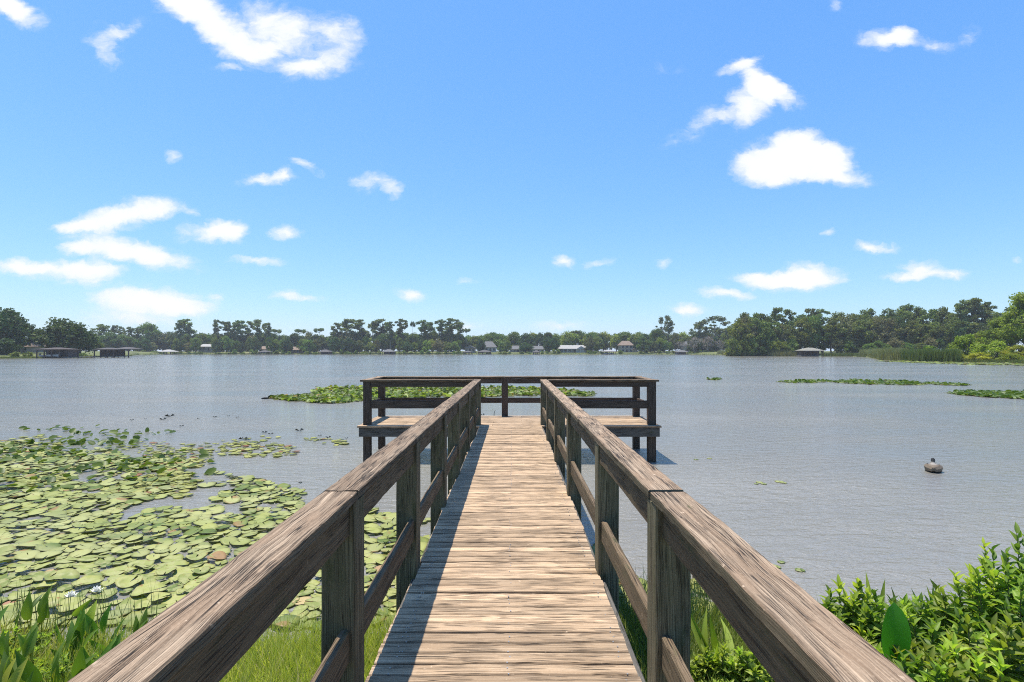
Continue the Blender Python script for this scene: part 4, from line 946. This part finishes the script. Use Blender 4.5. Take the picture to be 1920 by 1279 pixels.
def spot(px, py_top, Y): return (px - VPX) / F * Y, Y, EYE + (HOR - py_top) / F * Y     # x, y, top z
MP = [(70, 1082, 3.9, 5, 'tallest broad-leaved marsh plant at bottom left'), (165, 1135, 3.8, 7, 'broad-leaved marsh plant right of the tallest one at bottom left'), (120, 1150, 3.5, 7, 'broad-leaved marsh plant between the tallest one and the railing'),
      (225, 1150, 3.7, 5, 'broad-leaved marsh plant nearest the left railing'), (30, 1150, 3.3, 8, 'broad-leaved marsh plant at the left edge of the view'), (85, 1195, 3.0, 8, 'low broad-leaved marsh plant at the bottom edge on the left'),
      (262, 1158, 3.9, 4, 'small marsh plant by the left railing'), (195, 1190, 3.25, 7, 'low marsh plant in front beside the left railing'), (-60, 1120, 3.4, 8, 'marsh plant just beyond the left edge'), (10, 1200, 2.9, 7, 'low marsh plant in the bottom left corner')]
for px, py, Y, n, lab in MP:
    x, y, zt = spot(px, py, Y); h = max(.16, zt - ground_z(x, y) - .20)
    marsh_plant('marsh_plant', x, y, n + 2, h, .19, .066, lab, 'broad-leaved marsh plants at bottom left')
for px, py, Y, n, lab in [(1640, 1072, 4.0, 4, 'slim dark spear-leaved plant at the left of the right-hand shrubs'), (1690, 1090, 4.1, 4, 'slim spear-leaved plant second from the left by the right-hand shrubs'), (1735, 1098, 4.1, 5, 'slim spear-leaved plant in the middle of the right-hand shrubs'), (1790, 1095, 4.0, 5, 'slim spear-leaved plant right of the middle by the shrubs')]:
    x, y, zt = spot(px, py, Y); marsh_plant('spear_leaved_plant', x, y, n - 1, max(.2, zt - .05 - .26), .22, .030, lab, 'spear-leaved plants at bottom right', lean=.05, spread=.2)
# the one very large leaf in the right-hand shrubs and the ribbed yellow-green leaves behind the post
x, y, zt = spot(1672, 1132, 3.0); o = empty('large_leaf_plant', (x, y, .1)); tag(o, 'single very large upright green leaf standing in the right-hand shrubs', 'marsh plant')
mbs = MB(); tube(mbs, [(0, 0, 0), (0, 0, .3), (0, -.01, zt - .1 - .36)], [.011, .009, .007], 6); mbs.build('stalk', F_PICK, o, smooth=True)
link('leaf_blade', inst_mesh('leaf_blade', *marsh_leaf_template(12, .25, True), frames(np.array([[.02, -.12, 1.0]]), np.array([.25]), up=(0, -1, .2)) * np.array([[[.145, .34, .25]]]), np.array([[0, 0, zt - .1 - .34]]), foliage('large_glossy_leaf', (.10, .25, .02), (.10, .25, .02), .4, rough=.3, spec=.5), None, True), o)
x, y, zt = spot(1360, 1185, 3.4); marsh_plant('ribbed_leaf_plant', x, y, 7, .10, .36, .055, 'arching ribbed yellow-green leaves behind the near right post', None, material=foliage('ribbed_yellow_green_leaf', (.20, .26, .03), (.30, .36, .06), .4), lean=.7)
# rushes between the right-hand posts
px = rng.uniform(1160, 1300, 900); Yr = rng.uniform(3.3, 4.7, 900); pos = np.stack([(px - VPX) / F * Yr, Yr, np.full(900, .0)], 1)
pos = pos[(pos[:, 0] > .62)]
o = blades('rushes', pos, .42, .006, F_RUSH, .42); tag(o, 'blue-green rushes fanning out beside the deck on the right', 'rushes', kind='stuff')
px = rng.uniform(1290, 1420, 300); Yr = rng.uniform(3.9, 4.9, 300); o = blades('rushes', np.stack([(px - VPX) / F * Yr, Yr, np.zeros(300)], 1), .40, .005, F_RUSH, .12); tag(o, 'thin upright rushes in the water behind the near right post', 'rushes', kind='stuff')
px = rng.uniform(-20, 300, 110); Yr = rng.uniform(3.9, 4.6, 110); o = blades('rushes', np.stack([(px - VPX) / F * Yr, Yr, np.zeros(110)], 1), .36, .006, F_RUSH, .12); tag(o, 'thin rushes at the water edge at bottom left', 'rushes', kind='stuff')
# shrubs on the right: shoots with spiralling leaves
SLV, SLF = marsh_leaf_template(4, .3)
def shrub(px, Y, top_py, w, n, label, leaf=(.090, .033), seed=0, name='leafy_shrub', tip=.3):
    n = int(n * .62); leaf = (leaf[0] * 1.15, leaf[1] * 1.25)
    x, y, zt = spot(px, top_py, Y); zg = max(ground_z(x, y), 0); H = zt - zg; o = empty(name, (x, y, zg)); tag(o, label, 'shrub', 'shrubs at bottom right')
    st = MB(); D = []; O = []; S = []; D2 = []; O2 = []; S2 = []
    for i in range(n):
        a = random.random() * 6.28; r = w * math.sqrt(random.random()); e = Vector((r * math.cos(a), r * .8 * math.sin(a), H * random.uniform(.45, 1.05) * (1 - .38 * (r / w) ** 2)))
        b = Vector((e.x * .35, e.y * .35, 0)); mid = b.lerp(e, .55) + Vector((e.x * .12, e.y * .12, .03)); tube(st, [b, mid, e], [.006, .004, .002], 4, cap=False)
        m = random.randint(20, 30); tipshoot = random.random() < tip
        for k in range(m):
            t = .28 + .72 * k / (m - 1); p = (b.lerp(mid, t / .55) if t < .55 else mid.lerp(e, (t - .55) / .45)); az = k * 2.4 + i
            el = .1 + 1.1 * max(0, t - .6) / .4; d = (math.cos(az) * math.cos(el), math.sin(az) * math.cos(el), math.sin(el) + random.uniform(-.2, .2)); s = random.uniform(.7, 1.15) * (1 - .35 * max(0, t - .7) / .3)
            if tipshoot and t > .82: D2.append(d); O2.append(p[:]); S2.append(s)
            else: D.append(d); O.append(p[:]); S.append(s)
    st.build('stems', STEM, o, smooth=True)
    for nm, D_, O_, S_, mt in (('leaves', D, O, S, F_BUSH), ('young_leaves', D2, O2, S2, F_TIP)):
        if not D_: continue
        S_ = np.array(S_); m3 = frames(np.array(D_), rng.normal(0, .5, len(D_))) * np.stack([leaf[1] * S_, leaf[0] * S_, leaf[0] * S_], 1)[:, None, :]
        link(nm, inst_mesh(nm, SLV, SLF, m3, np.array(O_), mt, None, True), o)
shrub(1595, 3.55, 1098, .26, 60, 'small bright shrub touching the right railing', tip=.5)
shrub(1655, 3.0, 1195, .35, 60, 'low shrub in front of the single large leaf')
shrub(1700, 3.45, 1115, .36, 70, 'shrub behind the single large leaf')
shrub(1765, 3.2, 1130, .38, 80, 'dark leafy shrub right of the single large leaf')
shrub(1840, 3.3, 1080, .36, 80, 'shrub left of the tall corner shrub', leaf=(.10, .03))
shrub(1905, 3.1, 985, .34, 90, 'tallest shrub at the right edge of the view', leaf=(.085, .03), tip=.6)
shrub(1960, 3.2, 940, .36, 70, 'tall shrub reaching in from outside the right edge', leaf=(.085, .03), tip=.5)
shrub(1870, 2.7, 1170, .36, 80, 'low shrub in the bottom right corner', leaf=(.10, .032))
shrub(1760, 2.7, 1235, .30, 60, 'lowest shrub at the bottom edge right of the railing')
shrub(1350, 3.2, 1205, .22, 50, 'low weedy shrub seen under the right railing', leaf=(.06, .022))
shrub(1420, 3.1, 1225, .28, 50, 'low weedy shrub seen under the right railing, nearer the shrubs', leaf=(.06, .022))
shrub(20, 3.6, 1185, .30, 60, 'fine-leaved weed among the marsh plants in the bottom left corner', leaf=(.04, .014), tip=.6)
shrub(130, 3.3, 1235, .35, 60, 'fine-leaved weed below the marsh plants at bottom left', leaf=(.04, .014), tip=.6)

# ------------------------------------------------------------------ the duck and small floating things
def duck():
    w = wat(1750, 884); o = empty('duck', (w.x, w.y, 0), R(-36)); o.scale = (.88, .88, .95); tag(o, 'grey-brown duck with a black head floating away on the open water at right', 'duck')
    # rings from tail to breast, then up the neck to the head and bill: one continuous body (faces +Y)
    rings = [(-.225, .085, .012, .008), (-.19, .075, .055, .030), (-.13, .060, .110, .070), (-.05, .050, .148, .098), (.04, .048, .150, .104), (.11, .055, .125, .100), (.155, .085, .085, .085),
             (.175, .125, .050, .055), (.178, .160, .036, .038), (.182, .185, .036, .036), (.195, .205, .036, .034), (.215, .208, .030, .026), (.232, .202, .018, .014), (.262, .196, .014, .006), (.275, .194, .006, .003)]
    vs = []; n = 14; P = [Vector((0, a, b)) for a, b, _, _ in rings]
    for i, (a, b, rx, rz) in enumerate(rings):
        t = (P[min(i + 1, len(P) - 1)] - P[max(i - 1, 0)]).normalized(); nn = Vector((0, -t.z, t.y))
        for k in range(n):
            q = 2 * math.pi * k / n; vs.append(P[i] + Vector((rx * math.cos(q), 0, 0)) + nn * rz * math.sin(q))
    fs = [(i * n + k, i * n + (k + 1) % n, (i + 1) * n + (k + 1) % n, (i + 1) * n + k) for i in range(len(rings) - 1) for k in range(n)] + [tuple(range(n))[::-1], tuple(range((len(rings) - 1) * n, len(rings) * n))]
    m, nt, out = mat('duck_plumage'); t = NT(nt); tc = t.n('ShaderNodeTexCoord'); sp = t.n('ShaderNodeSeparateXYZ'); t.l(tc.outputs['Object'], sp.inputs[0])
    nz = t.noise(tc.outputs['Object'], 60, 3, .6); body = t.mixc(nz, (.085, .062, .040), (.21, .16, .105))
    body = t.mixc(t.ramp(sp.outputs['Z'], .13, .155, 0, .5), body, (.50, .47, .42)); body = t.mixc(t.ramp(sp.outputs['Z'], .015, .035, 1, 0), body, (.025, .022, .02))
    body = t.mixc(t.ramp(sp.outputs['Z'], .158, .170), body, (.015, .017, .016)); body = t.mixc(t.ramp(sp.outputs['Y'], .236, .242), body, (.30, .22, .05))
    b = t.n('ShaderNodeBsdfPrincipled'); t.l(body, b.inputs['Base Color']); b.inputs['Roughness'].default_value = .7; t.l(b.outputs[0], out.inputs[0])
    mb = MB(); mb.add(vs, fs, r=.5); mb.build('body', m, o, smooth=True)
    for s in (-1, 1):
        mb = MB(); vs = []; 
        for (y, z, x, th) in ((.10, .085, .112, .010), (.04, .105, .142, .014), (-.06, .100, .146, .014), (-.15, .085, .100, .010), (-.235, .078, .040, .004)):
            vs += [(s * x, y, z - .045), (s * (x + th), y, z), (s * (x - .03), y, z + .042), (s * (x - .045), y, z - .01)]
        fs = [(i * 4 + k, i * 4 + (k + 1) % 4, (i + 1) * 4 + (k + 1) % 4, (i + 1) * 4 + k) for i in range(4) for k in range(4)] + [(0, 1, 2, 3), (16, 17, 18, 19)]
        mb.add(vs, fs, r=.5); mb.build('wing', m, o, smooth=True)
    for s in (-1, 1):
        mb = MB(); tube(mb, [(s * .030, .207, .213), (s * .036, .209, .213)], [.006, .003], 6); mb.build('eye', plain('duck_eye', (.3, .05, .02), .2), o)
duck()
FLOAT = plain('dark_floating_leaf', (.05, .05, .035), .5, .3, 20)
def floating(px, py, size, label):
    w = wat(px, py); o_ = MB(); a = random.random() * 3
    for k in range(3):
        q = a + k * 2.1; r = size * random.uniform(.6, 1); c, s = math.cos(q), math.sin(q)
        pts = [(0, 0, .01), (r * .5 * c - .2 * r * s, r * .5 * s + .2 * r * c, size * .5), (r * c, r * s, size * .25), (r * .5 * c + .2 * r * s, r * .5 * s - .2 * r * c, size * .2)]
        o_.add(pts, [(0, 1, 2, 3)])
    o = o_.build('floating_leaf', FLOAT); o.location = (w.x, w.y, 0); tag(o, label, 'leaf', 'dark floating leaves left of the platform')
for i, (px, py, s) in enumerate([(318, 782, .22), (306, 788, .16), (402, 783, .10), (428, 781, .08), (372, 786, .08), (497, 812, .12), (508, 815, .10), (562, 809, .16), (650, 823, .08), (563, 907, .07), (247, 789, .1), (445, 783, .07), (272, 786, .06), (905, 779, .13), (340, 800, .1), (455, 825, .16), (600, 818, .08), (615, 822, .12)]):
    floating(px, py, s, {0: 'largest dark curled leaf floating far left of the platform', 13: 'dark leaf floating just beyond the platform edge, left of its middle post', 9: 'small dark leaf floating close to the left railing'}.get(i, 'small dark curled leaf floating on the open water left of the platform'))
mb = MB(); tube(mb, [(0, 0, -.1), (.01, 0, .12), (.05, .02, .22)], [.015, .012, .006], 5); o = mb.build('twig', FLOAT); o.location = wat(926, 781); tag(o, 'short twig sticking out of the water beyond the platform', 'twig')
w = wat(497, 750); mb = MB()
tube(mb, [(-.20, 0, .05), (-.12, 0, .07), (.02, 0, .08), (.13, 0, .09), (.16, 0, .15), (.19, 0, .18), (.25, 0, .175)], [.006, .035, .055, .035, .018, .025, .006], 10); o = mb.build('waterbird', plain('black_feathers', (.015, .015, .017), .6)); o.location = w
for p in o.data.polygons: p.use_smooth = True
tag(o, 'small black waterbird at the left tip of the lily island', 'bird')

# ------------------------------------------------------------------ the hazy air
HAZE = 0.00026
if HAZE > 0:
    m, nt, out = mat('pale_haze'); v = nt.nodes.new('ShaderNodeVolumePrincipled'); v.inputs['Color'].default_value = (.92, .95, 1, 1); v.inputs['Density'].default_value = HAZE
    v.inputs['Anisotropy'].default_value = 0.2
    nt.links.new(v.outputs[0], out.inputs['Volume'])
    mb = MB(); mb.box(-1000, 1000, -700, 1000, -2.5, 34); o = mb.build('haze', m); tag(o, 'thin pale haze over the lake', kind='stuff')
